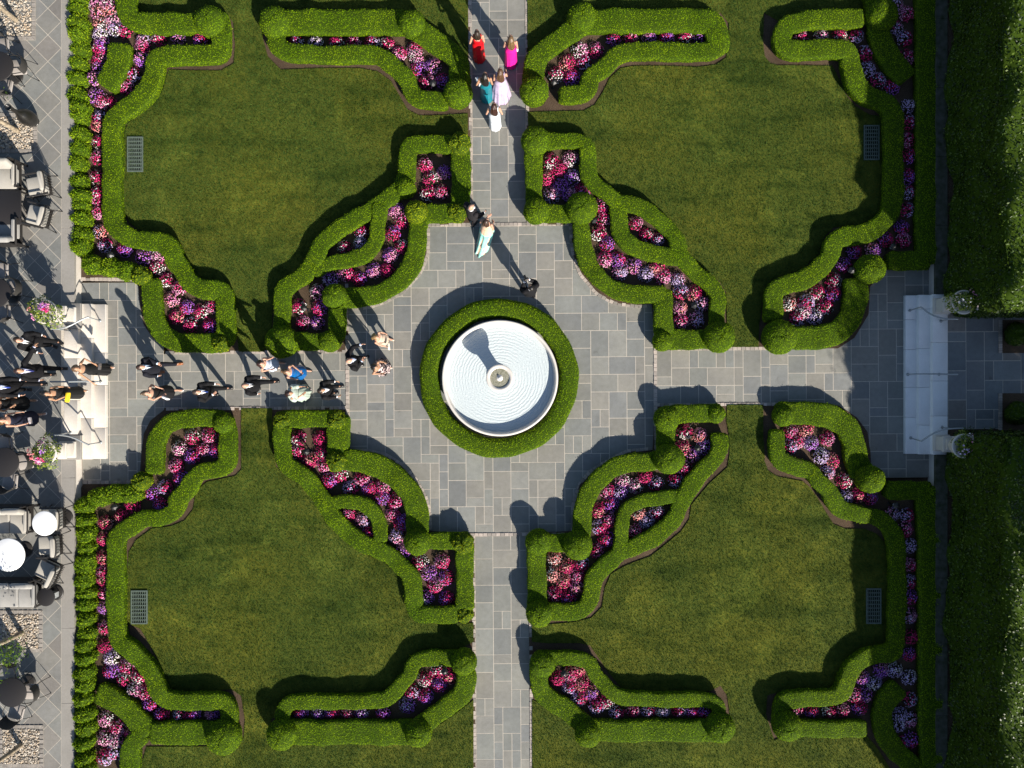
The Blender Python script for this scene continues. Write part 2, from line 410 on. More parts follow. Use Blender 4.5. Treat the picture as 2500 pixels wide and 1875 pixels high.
LAWN = {
 'tl': P(0,0,[(1920,130),(1975,200),(1990,400),(1975,540),(1870,600),(1650,600),(1430,592),(1412,650),(1370,790),(1230,940),(1090,1040),(1060,1100),(1045,1350),(1040,1659)]) +
       P(0,1,[(1045,0),(1050,180),(1100,290),(1180,360),(1400,395),(1490,435),(1530,520),(1600,650),(1680,760),(1890,805),(1950,850),(1990,950),(2005,1200),(2020,1378)]) +
       P(1,1,[(85,1378),(150,1250),(165,900),(250,835),(420,730),(500,600),(500,450),(700,330),(900,140),(1050,80)]) +
       P(1,0,[(1120,1590),(1230,1500),(1250,1220),(1400,1180),(1640,1190),(1806,1140),(1806,962),(1620,975),(1400,980),(1300,930),(1230,810),(1160,690),(1050,610),(900,580),(580,580),(230,592),(120,480),(75,320),(90,130)]),
 'tl_top': P(0,0,[(1060,-400),(1060,100),(1140,185),(1900,185),(1920,130)]) + P(1,0,[(90,130),(110,180),(1300,180),(1480,300),(1600,390),(1740,470),(1806,500),(1806,-400)]),
 'tr': P(2,0,[(168,950),(640,937),(730,890),(800,780),(860,660),(950,580),(1060,560),(1300,560),(1600,570),(1750,550),(1840,490),(1865,350),(1860,200),(1790,110)]) +
       P(3,0,[(15,110),(5,350),(20,480),(70,540),(130,555),(590,560),(640,660),(700,800),(780,900),(900,970),(1000,985),(1010,1200),(1010,1659)]) +
       P(3,1,[(1005,130),(960,250),(800,310),(600,330),(515,420),(500,530),(340,680),(120,750),(30,830),(0,960)]) + P(2,1,[(2115,1150),(2110,1338),(1850,1338),(1840,880),(1790,790),(1600,640),(1490,520),(1460,400),(1300,250),(1150,130),(960,100),(880,0)]) +
       P(2,0,[(760,1530),(720,1300),(680,1170),(330,1130),(170,1130)]),
 'tr_top': P(2,0,[(165,-400),(165,440),(300,400),(480,280),(620,180),(1700,170),(1790,110)]) + P(3,0,[(15,110),(170,200),(300,150),(800,130),(930,60),(930,-400)]),
 'bl': P(0,2,[(2040,265),(2042,780),(1990,835),(1750,885),(1662,960),(1632,1120),(1560,1212),(1450,1258),(1290,1278),(1160,1370),(1092,1480),(1080,1659)]) +
       P(0,3,[(1078,0),(1075,430),(1190,480),(1290,650),(1375,810),(1420,950),(1500,1010),(1960,990),(2040,1045),(2072,1250),(2060,1400),(2010,1470)]) +
       P(1,3,[(120,1470),(150,1250),(250,1120),(1080,1100),(1200,980),(1270,850),(1340,740),(1450,700),(1640,690),(1853,590),(1853,430),(1640,440),(1380,420),(1310,330),(1270,60)]) +
       P(1,2,[(1220,1630),(1080,1550),(880,1470),(770,1380),(670,1290),(590,1200),(550,1060),(440,950),(380,870),(280,830),(190,760),(160,600),(155,265)]),
 'bl_bottom': P(0,3,[(1245,1475),(2010,1470)]) + P(1,3,[(120,1470),(200,1400),(1330,1390),(1480,1350),(1700,1200),(1853,1080),(1853,2050)]) + P(0,3,[(1180,2050),(1190,1659)]),
 'br': P(2,2,[(1845,235),(1842,380),(1862,480),(1868,640),(1850,760),(1690,905),(1640,965),(1545,1080),(1528,1200),(1460,1300),(1330,1410),(1200,1512),(1060,1562),(970,1600)]) +
       P(2,3,[(868,20),(820,130),(790,300),(700,390),(560,425),(360,442),(202,455),(202,590),(330,600),(600,600),(690,620),(760,720),(850,850),(960,980),(1020,1015),(1700,1005),(1790,960),(1850,1050),(1872,1220),(1860,1420)]) +
       P(3,3,[(100,1420),(30,1200),(40,1040),(150,1010),(600,1040),(650,860),(750,720),(900,650),(1050,640),(1060,0)]) +
       P(3,2,[(1060,1659),(1060,1420),(960,1320),(860,1280),(700,1280),(600,1240),(530,1130),(460,1010),(400,930),(340,880),(130,840),(50,790),(0,660)]) + P(2,2,[(2165,700),(2150,500),(2150,235)]),
 'br_bottom': P(2,3,[(205,1080),(500,1200),(650,1330),(1700,1380),(1860,1420)]) + P(3,3,[(100,1420),(250,1350),(840,1340),(950,1460),(1040,1600),(1100,1700),(1200,1800),(1200,2050)]) + P(2,3,[(205,2050)]),
}
LAWN_Z = .045
blade_tris = []
for k, poly in LAWN.items():
    m = MB(); pw = [W(p) for p in poly]; m.prism(pw, -.02, LAWN_Z); tag(m.build('lawn', M['grass']), kind='structure')
    t = tessellate_polygon([[Vector((p.x, p.y, 0)) for p in pw]])
    blade_tris.append(np.array([[(pw[i].x, pw[i].y, LAWN_Z) for i in tr] for tr in t]))

# short mown blades all over the lawns: nobody could count them
bt = np.concatenate(blade_tris)
flip = np.cross(bt[:,1]-bt[:,0], bt[:,2]-bt[:,0])[:,2] < 0
bt[flip] = bt[flip][:, ::-1]
A_ = np.linalg.norm(np.cross(bt[:,1]-bt[:,0], bt[:,2]-bt[:,0]), axis=1)/2
nb = int(A_.sum()*1150)
ii = rng.choice(len(A_), nb, p=A_/A_.sum()); u = rng.random((nb,1)); v = rng.random((nb,1)); fl = u+v > 1; u = np.where(fl,1-u,u); v = np.where(fl,1-v,v)
bp = bt[ii,0] + u*(bt[ii,1]-bt[ii,0]) + v*(bt[ii,2]-bt[ii,0])
keep = (np.abs(bp[:,0]) < 15) & (np.abs(bp[:,1]) < 13); bp = bp[keep]; nb = len(bp)
ang = rng.uniform(0, 2*np.pi, nb); lean = rng.uniform(.3, 1.3, nb); Lb = rng.uniform(.03, .06, nb); wb = rng.uniform(.005, .011, nb)
d = np.stack([np.cos(ang)*np.sin(lean), np.sin(ang)*np.sin(lean), np.cos(lean)], 1)*Lb[:,None]
sd = np.stack([-np.sin(ang), np.cos(ang), np.zeros(nb)], 1)*wb[:,None]
bv = np.stack([bp-sd, bp+sd, bp+d], 1).reshape(-1,3)
tag(obj('grass', np_mesh('grass', [(bv, np.arange(3*nb).reshape(nb,3), 0, False)], M['blade'])), kind='stuff')

# granite sett edging along paths and plaza
def setts(lines, name='sett_edging', w=.11, z0=-.04, z1=.022, step=.14):
    m = MB()
    for ln in lines:
        pts = resample([W(p) for p in ln], step)
        for a, b in zip(pts[:-1], pts[1:]):
            d = (b-a); L = d.length
            if L < .05: continue
            an = math.atan2(d.y, d.x); c = (a+b)/2
            Mx = Matrix.Translation(c) @ Matrix.Rotation(an + random.uniform(-.04,.04), 4, 'Z')
            m.box(-L/2+.006, L/2-.006, -w/2+random.uniform(0,.008), w/2-random.uniform(0,.008), z0, z1+random.uniform(-.006,.006), Mx)
    return tag(m.build(name, M['setts']), kind='structure')
e = 4
setts([[rot(1153,-60),rot(1153,548)],[rot(1292,-60),rot(1292,548)],[rot(1153,1304),rot(1153,1940)],[rot(1292,1304),rot(1292,1940)],
       [rot(405,856),rot(848,856)],[rot(405,993),rot(848,993)],[rot(1600,855),rot(1900,855)],[rot(1600,991),rot(1900,991)],
       [rot(848,690),rot(848,1150)],[rot(1600,700),rot(1600,1150)],[rot(1035,548),rot(1410,548)],[rot(1030,1305),rot(1400,1305)],
       P(0,1,[(690,765),(1130,770)]), P(0,2,[(705,890),(1125,890)]),
       P(1,1,[(1473,335),(1470,560),(1400,722),(1250,884),(1098,964),(942,1010),(800,1020)]),
       P(2,1,[(527,315),(546,562),(606,722),(746,890),(898,970),(1100,998),(1215,986)]),
       P(1,2,[(815,636),(952,622),(1103,650),(1255,740),(1375,872),(1456,1024),(1484,1150),(1490,1300)]),
       P(2,2,[(1220,604),(1000,626),(828,716),(696,795),(600,906),(547,1080),(544,1300)])])
# ------------------------------------------------------------------ clipped hedges
HH = 0.38
leafcount = [0]
def sweep(pts, w, h, seed, step=.11, cap=.13):
    """rounded-box section swept along a smoothed line; returns verts, faces"""
    r = random.Random(seed)
    pts = [Vector((p.x, p.y, 0)) for p in pts]
    # pull the ends in: end caps bulge back out
    line = resample(chaikin(pts, 2), step)
    n = len(line); rings = []
    ub, um = .5-.09/w, .5-.04/w
    prof = [(-ub,0.0),(-um,.5),(-.495,.83),(-.465,.95),(-.40,1.0),(-.14,1.01),(.14,1.01),(.40,1.0),(.465,.95),(.495,.83),(um,.5),(ub,0.0)]
    ph = [r.uniform(0, 6.28) for _ in range(6)]; s = 0.0
    def ring(p, t, sc, hs, s):
        nr = Vector((-t.y, t.x, 0))
        wob = .020*math.sin(s*3.1+ph[0])+.013*math.sin(s*8.3+ph[1]); wob2 = .020*math.sin(s*2.7+ph[2])+.013*math.sin(s*9.7+ph[3])
        hz = .018*math.sin(s*3.7+ph[4])+.012*math.sin(s*7.1+ph[5])
        return [p + nr*(a*w*sc + (wob if a > 0 else wob2)*min(1, abs(a)*2)) + Vector((0,0,(b*h+(hz if b > .5 else 0))*hs)) for a, b in prof]
    t0 = (line[1]-line[0]).normalized(); t1 = (line[-1]-line[-2]).normalized()
    for k in range(3):
        f = (0, .6, 1)[k]; rings.append(ring(line[0] - t0*cap*(.0 if k == 2 else (.95 if k == 0 else .55)), t0, (.72, .92, 1)[k], (.88, .97, 1)[k], 0))
    for i in range(1, n-1):
        s += (line[i]-line[i-1]).length
        t = (line[i+1]-line[i-1]).normalized()
        rings.append(ring(line[i], t, 1, 1, s))
    for k in (2, 1, 0):
        rings.append(ring(line[-1] + t1*cap*(.0 if k == 2 else (.95 if k == 0 else .55)), t1, (.72, .92, 1)[k], (.88, .97, 1)[k], s+.1))
    m = len(prof); V = [tuple(v) for q in rings for v in q]; F = []
    for i in range(len(rings)-1):
        for j in range(m-1): F.append((i*m+j, (i+1)*m+j, (i+1)*m+j+1, i*m+j+1))
    F.append(tuple(range(m))); b = (len(rings)-1)*m; F.append(tuple(reversed(range(b, b+m))))
    return V, F
def leafy(V, F, dens, L, Wd, seed, origin, tilt=.5, out=(-.012,.012), zmin=.06, lm='leaf', name='hedge', lenvar=.35):
    t = tris_of(V, F)
    # faces must point outwards: test against a sample
    lv, lf = leaves_on(t, dens, L, Wd, tilt, out, zmin, seed, lenvar)
    lv3, lf3 = leaves_on(t, dens*.012, L*1.15, Wd*1.1, 1.1, (.015,.04), zmin+.1, seed+9, lenvar)
    lf = np.concatenate([lf, lf3+len(lv)]); lv = np.concatenate([lv, lv3])
    leafcount[0] += len(lf)
    o = np.array(origin)
    tri = []
    for q in F:
        for k in range(1, len(q)-1): tri.append((q[0], q[k], q[k+1]))
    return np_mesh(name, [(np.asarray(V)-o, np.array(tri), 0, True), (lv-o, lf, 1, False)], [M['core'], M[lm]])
hid = [0]
def hedge(label, strokes, group='clipped box hedges of the parterre', dens=2100, lm='leaf', name='box_hedge', L=.031, Wd=.021):
    V = []; F = []
    for st in strokes:
        w, segs = st[0], st[1]; h = st[2] if len(st) > 2 else HH
        pts = []
        for c, r, pp in segs: pts += S(c, r, pp, h)
        hid[0] += 1
        v, f = sweep(pts, w*ZM*(CAM_H-h), h + .004*(hid[0] % 5), hid[0])
        b = len(V); V += v; F += [tuple(i+b for i in q) for q in f]
    a = np.array(V); org = Vector((float(a[:,0].mean()), float(a[:,1].mean()), 0))
    me = leafy(V, F, dens, L, Wd, hid[0], org, lm=lm, name=name)
    return tag(obj(name, me, None, org), label, 'hedge', group)

hedge('long winding box hedge around the top-left lawn, from top edge to left steps', [
  (178, [(0,0,[(1045,-150),(1050,60),(1110,180),(1250,190),(1880,190)])]),
  (165, [(0,0,[(1855,180),(1860,330),(1850,455),(1600,457),(1300,457),(1300,620),(1235,780),(1070,900),(965,965),(940,1040),(936,1400),(936,1659)]),
         (0,1,[(940,80),(940,250),(985,345),(1100,425),(1220,440),(1375,450),(1450,520),(1470,605),(1540,700),(1595,800),(1690,855),(1890,858),(1897,960),(1900,1130),(1900,1300),(1690,1312),(1460,1300),(1335,1190),(1285,1080),(1272,960),(1268,790)])])])
hedge('oval island of box hedge among flowers in the top-left corner bed', [(200, [(0,0,[(1002,390),(990,520),(955,620),(902,705)])])])
hedge('box hedge loop around the narrow flower strip at the top, left of the upper path', [
  (150, [(1,0,[(1600,845),(1390,842),(1315,770),(1300,660),(1180,555),(1060,458),(900,452),(420,452),(225,430),(180,330),(180,200)])]),
  (215, [(1,0,[(190,180),(700,178),(1260,178)])]),
  (185, [(1,0,[(1340,215),(1560,370),(1735,490),(1738,690)])])])
hedge('box hedge ribbon between the top-left lawn and the plaza, with a leaf-shaped flower pocket', [
  (150, [(1,0,[(1640,1212),(1440,1212),(1295,1215),(1288,1350),(1285,1530),(1210,1620)]), (1,1,[(1150,65),(1010,160),(860,250),(740,330),(620,410),(545,480),(525,570),(470,660),(420,745),(330,790),(240,850),(232,930),(232,1100),(234,1250),(330,1296),(700,1296),(700,1150),(700,1010)])]),
  (132, [(1,1,[(1060,150),(1040,300),(1038,440),(965,545),(850,595),(720,610),(600,640),(525,690)])]),
  (165, [(1,1,[(1385,270),(1378,520),(1310,700),(1190,815),(1060,888),(900,920),(720,925)])]),
  (165, [(1,1,[(1385,300),(1395,208),(1560,208),(1740,208),(1745,100)]), (1,0,[(1745,1640),(1745,1500),(1745,1280)])])])
hedge('box hedge loop around the narrow flower strip at the top, right of the upper path', [
  (205, [(2,0,[(560,190),(760,168),(1200,166),(1640,166),(1745,185),(1775,300),(1770,400)])]),
  (152, [(2,0,[(1775,300),(1770,430),(1600,427),(1200,425),(965,425),(880,490),(805,585),(700,632),(682,760),(610,792),(465,792)])]),
  (180, [(2,0,[(630,190),(480,300),(305,420),(222,505),(215,700)])])])
hedge('box hedge ribbon between the top-right lawn and the plaza, with a leaf-shaped flower pocket', [
  (138, [(2,0,[(230,1190),(450,1182),(665,1185),(675,1330),(680,1500),(760,1570),(860,1650)]), (2,1,[(880,80),(960,130),(1070,132),(1180,180),(1300,280),(1400,385),(1432,450),(1440,530),(1480,590),(1580,700),(1690,792),(1770,880),(1770,1000),(1770,1180)])]),
  (150, [(2,0,[(216,1250),(216,1659)]), (2,1,[(225,90),(240,205),(420,210),(615,215),(618,330),(635,500),(692,670),(810,800),(930,870),(1080,895),(1200,890),(1312,888)])]),
  (150, [(2,1,[(925,110),(945,300),(970,420),(1060,500),(1180,540),(1350,562),(1480,585)])]),
  (170, [(2,1,[(1312,880),(1312,1080),(1314,1272),(1480,1275),(1740,1272)])])])
hedge('winding box hedge along the right side of the top-right lawn', [
  (165, [(3,0,[(835,142),(560,155),(300,170),(190,220),(165,330),(215,415),(420,415),(640,405),(748,425),(765,560),(780,660),(830,760),(930,820),(1060,850),(1118,940),(1120,1200),(1120,1659)]),
         (3,1,[(1120,60),(1105,190),(995,315),(875,385),(720,398),(605,445),(590,570),(500,660),(400,755),(240,808),(115,840),(97,930),(97,1090)])]),
  (200, [(3,1,[(260,1258),(560,1258),(700,1180),(775,1050),(803,900),(800,790)])])])
hedge('diagonal box hedge arm with a rounded end in the top-right corner bed, in shade', [(190, [(3,0,[(960,-80),(998,120),(990,280),(1060,430),(1150,560),(1215,640)])])])
hedge('low shaded box hedge along the right-hand wall, upper half', [(185, [(3,0,[(1402,-120),(1402,800),(1405,1659)]), (3,1,[(1400,200),(1398,600)])]), (165, [(3,1,[(1390,604),(1250,604),(1110,605)])])])
hedge('winding box hedge around the bottom-left lawn, from the left steps to the bottom-left corner', [
  (150, [(0,2,[(1296,790),(1300,650),(1320,510),(1400,395),(1520,352),(1700,348),(1870,352),(1920,420),(1920,600),(1912,775),(1700,792),(1620,870),(1572,965),(1492,1035),(1480,1130),(1390,1192),(1180,1197),(1100,1272),(985,1330),(967,1450),(967,1659)]),
         (0,3,[(972,300),(972,480),(985,600),(1100,668),(1200,770),(1280,870),(1312,1000),(1375,1090),(1500,1103),(1850,1097),(1930,1160),(1930,1350)])]),
  (200, [(0,3,[(1900,1372),(1600,1370),(1290,1372)])]),
  (190, [(0,3,[(835,1040),(960,1085),(1075,1180),(1150,1270),(1230,1365)])]),
  (165, [(0,3,[(1180,1400),(1092,1470),(1085,1600),(1080,1800)])])])
hedge('box hedge ribbon between the bottom-left lawn and the plaza, with a curled inner arm', [
  (150, [(1,2,[(710,352),(480,352),(240,355),(232,480),(232,690),(295,780),(430,830),(492,920),(560,1010),(612,1110),(680,1215),(800,1320),(905,1402),(1030,1455),(1130,1502),(1220,1580),(1310,1659)]), (1,3,[(1342,90),(1345,220),(1350,365),(1500,370),(1700,368)])]),
  (190, [(1,2,[(712,360),(712,500),(705,700),(800,700),(950,725),(1100,772),(1230,870),(1322,985),(1372,1110),(1385,1290),(1385,1385)])]),
  (125, [(1,2,[(575,1085),(720,1052),(880,1060),(1000,1122),(1060,1222),(1072,1370)])]),
  (155, [(1,2,[(1385,1388),(1600,1388),(1775,1390),(1780,1540)]), (1,3,[(1778,60),(1778,300)])])])
hedge('box hedge loop around the narrow flower strip at the bottom, left of the lower path', [
  (130, [(1,3,[(1700,735),(1430,735),(1335,790),(1310,890),(1220,972),(1160,1055),(1080,1106),(700,1106),(330,1106),(232,1160),(232,1320)])]),
  (210, [(1,3,[(250,1366),(800,1366),(1330,1366)])]),
  (170, [(1,3,[(1400,1310),(1560,1200),(1720,1085),(1785,1000),(1787,860)])])])
hedge('box hedge ribbon between the bottom-right lawn and the plaza, with a leaf-shaped flower pocket', [
  (160, [(2,2,[(1770,308),(1560,308),(1340,312),(1336,450),(1335,690),(1180,716),(985,728),(850,800),(730,895),(660,1010),(632,1150),(628,1400),(440,1400),(248,1400)])]),
  (165, [(2,2,[(243,1420),(242,1640)]), (2,3,[(242,180),(250,330)])]),
  (150, [(2,2,[(1788,510),(1788,650),(1700,742),(1612,835),(1540,930),(1450,1080),(1430,1180),(1330,1282),(1200,1380),(1060,1442),(925,1500),(800,1610)]), (2,3,[(722,60),(716,200),(660,312),(560,345),(270,345)])]),
  (118, [(2,2,[(1490,1010),(1400,1015),(1250,1025),(1085,1055),(990,1130),(962,1250),(960,1400),(930,1500)])])])
hedge('box hedge loop around the narrow flower strip at the bottom, right of the lower path', [
  (125, [(2,3,[(330,735),(590,735),(690,782),(745,885),(850,992),(935,1065),(1030,1087),(1700,1086),(1790,1140),(1792,1300)])]),
  (185, [(2,3,[(680,1350),(1200,1350),(1760,1350)])]),
  (165, [(2,3,[(262,790),(260,1000),(350,1092),(500,1172),(650,1300)])])])
hedge('winding box hedge along the right side of the bottom-right lawn', [
  (200, [(3,2,[(170,312),(400,300),(610,335),(735,430),(788,560),(800,700),(850,800)])]),
  (145, [(3,2,[(130,480),(130,620),(140,700),(290,765),(430,795),(482,890),(590,975),(618,1080),(725,1142),(980,1185),(1080,1260),(1148,1380),(1155,1659)]), (3,3,[(1150,300),(1150,600),(1110,695),(930,712),(812,782),(720,900),(690,1030),(590,1080),(240,1080),(165,1130),(165,1290)])]),
  (145, [(3,3,[(250,1335),(600,1335),(860,1335)])])])
hedge('comma-shaped box hedge with a rounded head in the bottom-right corner bed', [(170, [(3,3,[(1150,1000),(1055,1100),(1022,1230),(1030,1350),(1100,1480),(1230,1600),(1350,1720)])])])
hedge('low shaded box hedge along the right-hand wall, lower half', [(165, [(3,2,[(1090,965),(1250,962),(1410,962)])]), (195, [(3,2,[(1412,960),(1420,1300),(1425,1659)]), (3,3,[(1430,500),(1432,1000),(1440,1780)])])])

# fountain ring
rc = (1218.6, 923.3)
ringp = []
v_, f_ = [], []
h_ = .46
prof = [(.985,0),(.99,.5),(.985,.8),(.96,.94),(.92,1.0),(.86,1.01),(.80,1.0),(.765,.92),(.755,.7),(.755,0)]
nseg = 120; RO = 197.5*(CAM_H-h_)/FPX; c0 = W(rc, 0)
for i in range(nseg):
    a = 2*math.pi*i/nseg; k = 1 + .006*math.sin(7*a+1) + .004*math.sin(17*a)
    for p, z in prof: v_.append((c0.x+RO*p*k*math.cos(a), c0.y+RO*p*k*math.sin(a), z*h_+.01*math.sin(9*a)*(z > .5)))
mm = len(prof)
for i in range(nseg):
    for j in range(mm-1):
        k = (i+1) % nseg
        f_.append((i*mm+j, k*mm+j, k*mm+j+1, i*mm+j+1))
tag(obj('box_hedge', leafy(v_, f_, 2100, .031, .021, 99, (c0.x, c0.y, 0), name='box_hedge'), None, (c0.x, c0.y, 0)), 'circular box hedge ring clipped around the white fountain basin', 'hedge', 'clipped box hedges of the parterre')

# ------------------------------------------------------------------ clipped balls
def ball(label, c, r, x, y, R, top=.74, lm='leaf', dens=2100, sq=1.0, cat='topiary ball', group='clipped box balls on the hedges', name='topiary_ball', L=.031, Wd=.021, rough=.014):
    hid[0] += 1; rr = random.Random(hid[0]*7)
    zc = top*.55; p = W(px(c, r, x, y), zc); Rm = R*ZM*(CAM_H-zc)
    hz = max(top - zc, Rm*.55)
    V = []; F = []; n, m = 26, 14
    ph = [rr.uniform(0,6.28) for _ in range(4)]
    for i in range(m+1):
        t = math.pi*i/m*.82
        for j in range(n):
            a = 2*math.pi*j/n
            k = 1 + rough*(math.sin(3*a+ph[0])+math.sin(5*a+4*t+ph[1])+.8*math.sin(8*a-6*t+ph[2]))
            ct = math.cos(t); z = zc + (top-zc)*ct if ct > 0 else zc + zc*1.15*ct
            st = math.sin(t)**.8
            V.append((p.x+Rm*k*st*math.cos(a), p.y+Rm*sq*k*st*math.sin(a), max(z*(1+(k-1)*.6), 0)))
    for i in range(m):
        for j in range(n):
            q = (j+1) % n
            F.append((i*n+j, (i+1)*n+j, (i+1)*n+q, i*n+q))
    me = leafy(V, F, dens, L, Wd, hid[0], (p.x, p.y, 0), lm=lm, name=name)
    return tag(obj(name, me, None, (p.x, p.y, 0)), label, cat, group)
BALLS = [
 ('box ball on the right end of the top-left corner hedge, beside the lawn strip', 0,0,1775,185,130,.66,'leaf'),
 ('small pale box bush at the lower corner of the top-left hedge, nearest the left path', 0,1,1870,1312,72,.56,'leaf_y'),
 ('box ball on the left end of the top hedge loop, left of the upper path', 1,0,180,190,132,.68,'leaf'),
 ('box ball set midway in the top hedge loop, left of the upper path', 1,0,1335,205,112,.72,'leaf'),
 ('box ball on the lower corner of the top hedge loop, by the person in white', 1,0,1722,790,122,.76,'leaf'),
 ('pale ragged box bush beside the upper path, above the square flower bed', 1,0,1735,1215,98,.62,'leaf_y'),
 ('dark low box ball on the inner ribbon hedge corner, left of the square bed', 1,0,1282,1590,84,.60,'leaf'),
 ('bright yellow-green box ball standing at the top of the plaza arc, left of the couple', 1,1,1372,200,96,.78,'leaf_y'),
 ('pale box bush beside the man in the dark suit at the path corner', 1,1,1715,208,84,.52,'leaf_y'),
 ('box ball at the lower end of the left plaza arc, above the cream dress', 1,1,685,912,106,.80,'leaf'),
 ('large box ball overhanging the left path, above the person in pale blue', 1,1,235,1295,138,.80,'leaf'),
 ('small box bush on the hedge corner left of the plaza edge, above the left path', 1,1,642,1292,92,.58,'leaf'),
 ('box ball at the raised corner of the top hedge loop, right of the upper path', 2,0,622,150,122,.70,'leaf'),
 ('box ball at the lower corner of the top hedge loop, right of upper path', 2,0,222,772,122,.76,'leaf'),
 ('box ball at the upper corner of the ribbon hedge, right of the upper path', 2,0,232,1190,122,.76,'leaf'),
 ('box ball at the plaza corner, right of the upper path entrance', 2,1,240,192,110,.74,'leaf'),
 ('large box ball where the ribbon hedge meets the right plaza arc', 2,1,622,168,135,.82,'leaf'),
 ('box bush at the lower corner of the plaza arc, nearest the right path', 2,1,1305,1290,86,.60,'leaf'),
 ('large box ball overhanging the right path, below the top-right ribbon hedge', 2,1,1780,1255,132,.82,'leaf'),
 ('shaded box ball on top of the diagonal hedge arm in the top-right corner', 3,0,1010,130,130,.72,'leaf'),
 ('box ball overhanging the right path, left end of the top-right winding hedge', 3,1,150,1255,146,.84,'leaf'),
 ('box ball beside the upper right forecourt, above the right-hand steps', 3,1,910,682,124,.84,'leaf'),
 ('small box bush on the upper right corner of the bottom-left hedge, by the left path', 0,2,1890,390,88,.56,'leaf'),
 ('shaded box ball on the right end of the bottom-left hedge, beside the lawn strip', 0,3,1890,1395,146,.78,'leaf'),
 ('yellowish ragged box bush at the left corner of the hedge below the left path', 1,2,240,368,76,.54,'leaf_y'),
 ('yellowish ragged box bush at the plaza corner, below the left path', 1,2,702,362,82,.56,'leaf_y'),
 ('yellow-green box bush at the head of the lower left plaza arc', 1,2,700,712,88,.58,'leaf_y'),
 ('box ball at the foot of the lower left plaza arc, left of the lower path', 1,2,1380,1392,112,.82,'leaf'),
 ('loose box bush at the plaza corner, left of the lower path entrance', 1,2,1765,1400,92,.60,'leaf_y'),
 ('thin browning box bush at the path-side corner, left of the lower path', 1,3,1778,358,74,.46,'leaf_y'),
 ('shaded box ball beside the lower path, at the corner of the bottom hedge loop', 1,3,1772,762,108,.78,'leaf'),
 ('shaded box ball on the left end of the bottom-left hedge loop', 1,3,238,1372,128,.80,'leaf'),
 ('bright box ball midway in the bottom hedge loop, left of the lower path', 1,3,1388,1362,112,.78,'leaf'),
 ('box ball at the plaza corner, below the right path', 2,2,1340,352,108,.66,'leaf'),
 ('small box bush at the right end of the hedge below the right path', 2,2,1755,312,78,.54,'leaf'),
 ('large box ball at the upper end of the lower right plaza arc', 2,2,1358,692,128,.84,'leaf'),
 ('large box ball at the foot of the lower right plaza arc', 2,2,588,1420,124,.86,'leaf'),
 ('box ball at the plaza corner, right of the lower path entrance', 2,2,258,1392,110,.74,'leaf'),
 ('box ball at the lower end of the ribbon hedge, right of the lower path', 2,3,265,352,114,.78,'leaf'),
 ('box ball beside the lower path, at the top corner of the bottom-right hedge loop', 2,3,290,780,108,.66,'leaf'),
 ('shaded box ball in the lower left bend of the bottom-right hedge loop', 2,3,672,1370,106,.74,'leaf'),
 ('shaded box ball on the right end of the bottom-right hedge loop', 2,3,1790,1312,122,.80,'leaf'),
 ('small bright box bush at the left end of the hedge below the right forecourt', 3,2,178,330,88,.56,'leaf'),
 ('bright box ball below the right forecourt, near the lower end of the curved hedge', 3,2,912,862,116,.86,'leaf'),
 ('shaded box ball on the left end of the bottom-right winding hedge', 3,3,212,1302,122,.80,'leaf'),
]
for b in BALLS: ball(b[0], *b[1:6], top=b[6], lm=b[7], **({'rough': .05, 'dens': 1100} if b[7] == 'leaf_y' and 'ball' not in b[0] else {}))

# ------------------------------------------------------------------ loose yew mounds along the left terrace wall
def mound(label, c, r, x, y, rx, ry, top=.66, group='feathery evergreen mounds along the left terrace'):
    hid[0] += 1; rr = random.Random(hid[0]*13); zc = .3
    p = W(px(c, r, x, y), zc+.1); k0 = ZM*(CAM_H-zc); rx *= k0; ry *= k0
    V = []; F = []; n, m = 22, 11; ph = [rr.uniform(0,6.28) for _ in range(4)]
    for i in range(m+1):
        t = math.pi*i/m*.68
        for j in range(n):
            a = 2*math.pi*j/n
            k = 1 + .07*math.sin(3*a+ph[0]) + .07*math.sin(5*a+5*t+ph[1]) + .05*math.sin(9*a-4*t+ph[2])
            ct = math.cos(t); z = zc+(top-zc)*ct*(k) if ct > 0 else zc+zc*1.3*ct
            V.append((p.x+rx*k*math.sin(t)**.75*math.cos(a), p.y+ry*k*math.sin(t)**.75*math.sin(a), max(z, 0)))
    for i in range(m):
        for j in range(n):
            q = (j+1) % n
            F.append((i*n+j, (i+1)*n+j, (i+1)*n+q, i*n+q))
    me = leafy(V, F, 1500, .062, .02, hid[0], (p.x, p.y, 0), tilt=1.1, out=(-.02,.045), lm='yew', name='evergreen_mound')
    return tag(obj('evergreen_mound', me, None, (p.x, p.y, 0)), label, 'shrub', group)
ORD = ['first','second','third','fourth','fifth','sixth','seventh','eighth','ninth','tenth','eleventh','twelfth','thirteenth','fourteenth','fifteenth','sixteenth','seventeenth','eighteenth','nineteenth','twentieth']
MU = [(0,0,675,-40),(0,0,668,85),(0,0,680,195),(0,0,680,310),(0,0,690,395),(0,0,668,520),(0,0,668,665),(0,0,668,800),(0,0,690,890),(0,0,690,985),(0,0,685,1125),(0,0,685,1245),(0,0,680,1375),(0,0,680,1530),(0,1,690,60),(0,1,690,150),(0,1,700,265),(0,1,705,385),(0,1,700,500)]
for i, (c, r, x, y) in enumerate(MU): mound('feathery evergreen mound on the left terrace edge, %s from the upper left path corner' % ORD[len(MU)-1-i], c, r, x-24+random.uniform(-8,6), y+random.uniform(-14,14), 70+random.uniform(-7,7), 66+random.uniform(-10,14), .57+random.uniform(-.07,.08))
for i, (x, y) in enumerate([(775,640),(925,665),(1050,690)]): mound('low evergreen mound beside the upper left forecourt, %s from the wall' % ORD[i], 0, 1, x, y, 95, 75, .5)
ball('round yellow-green bush at the corner of the upper left forecourt', 0,1,1198,738,80,.58,'leaf_y',1100, rough=.05)
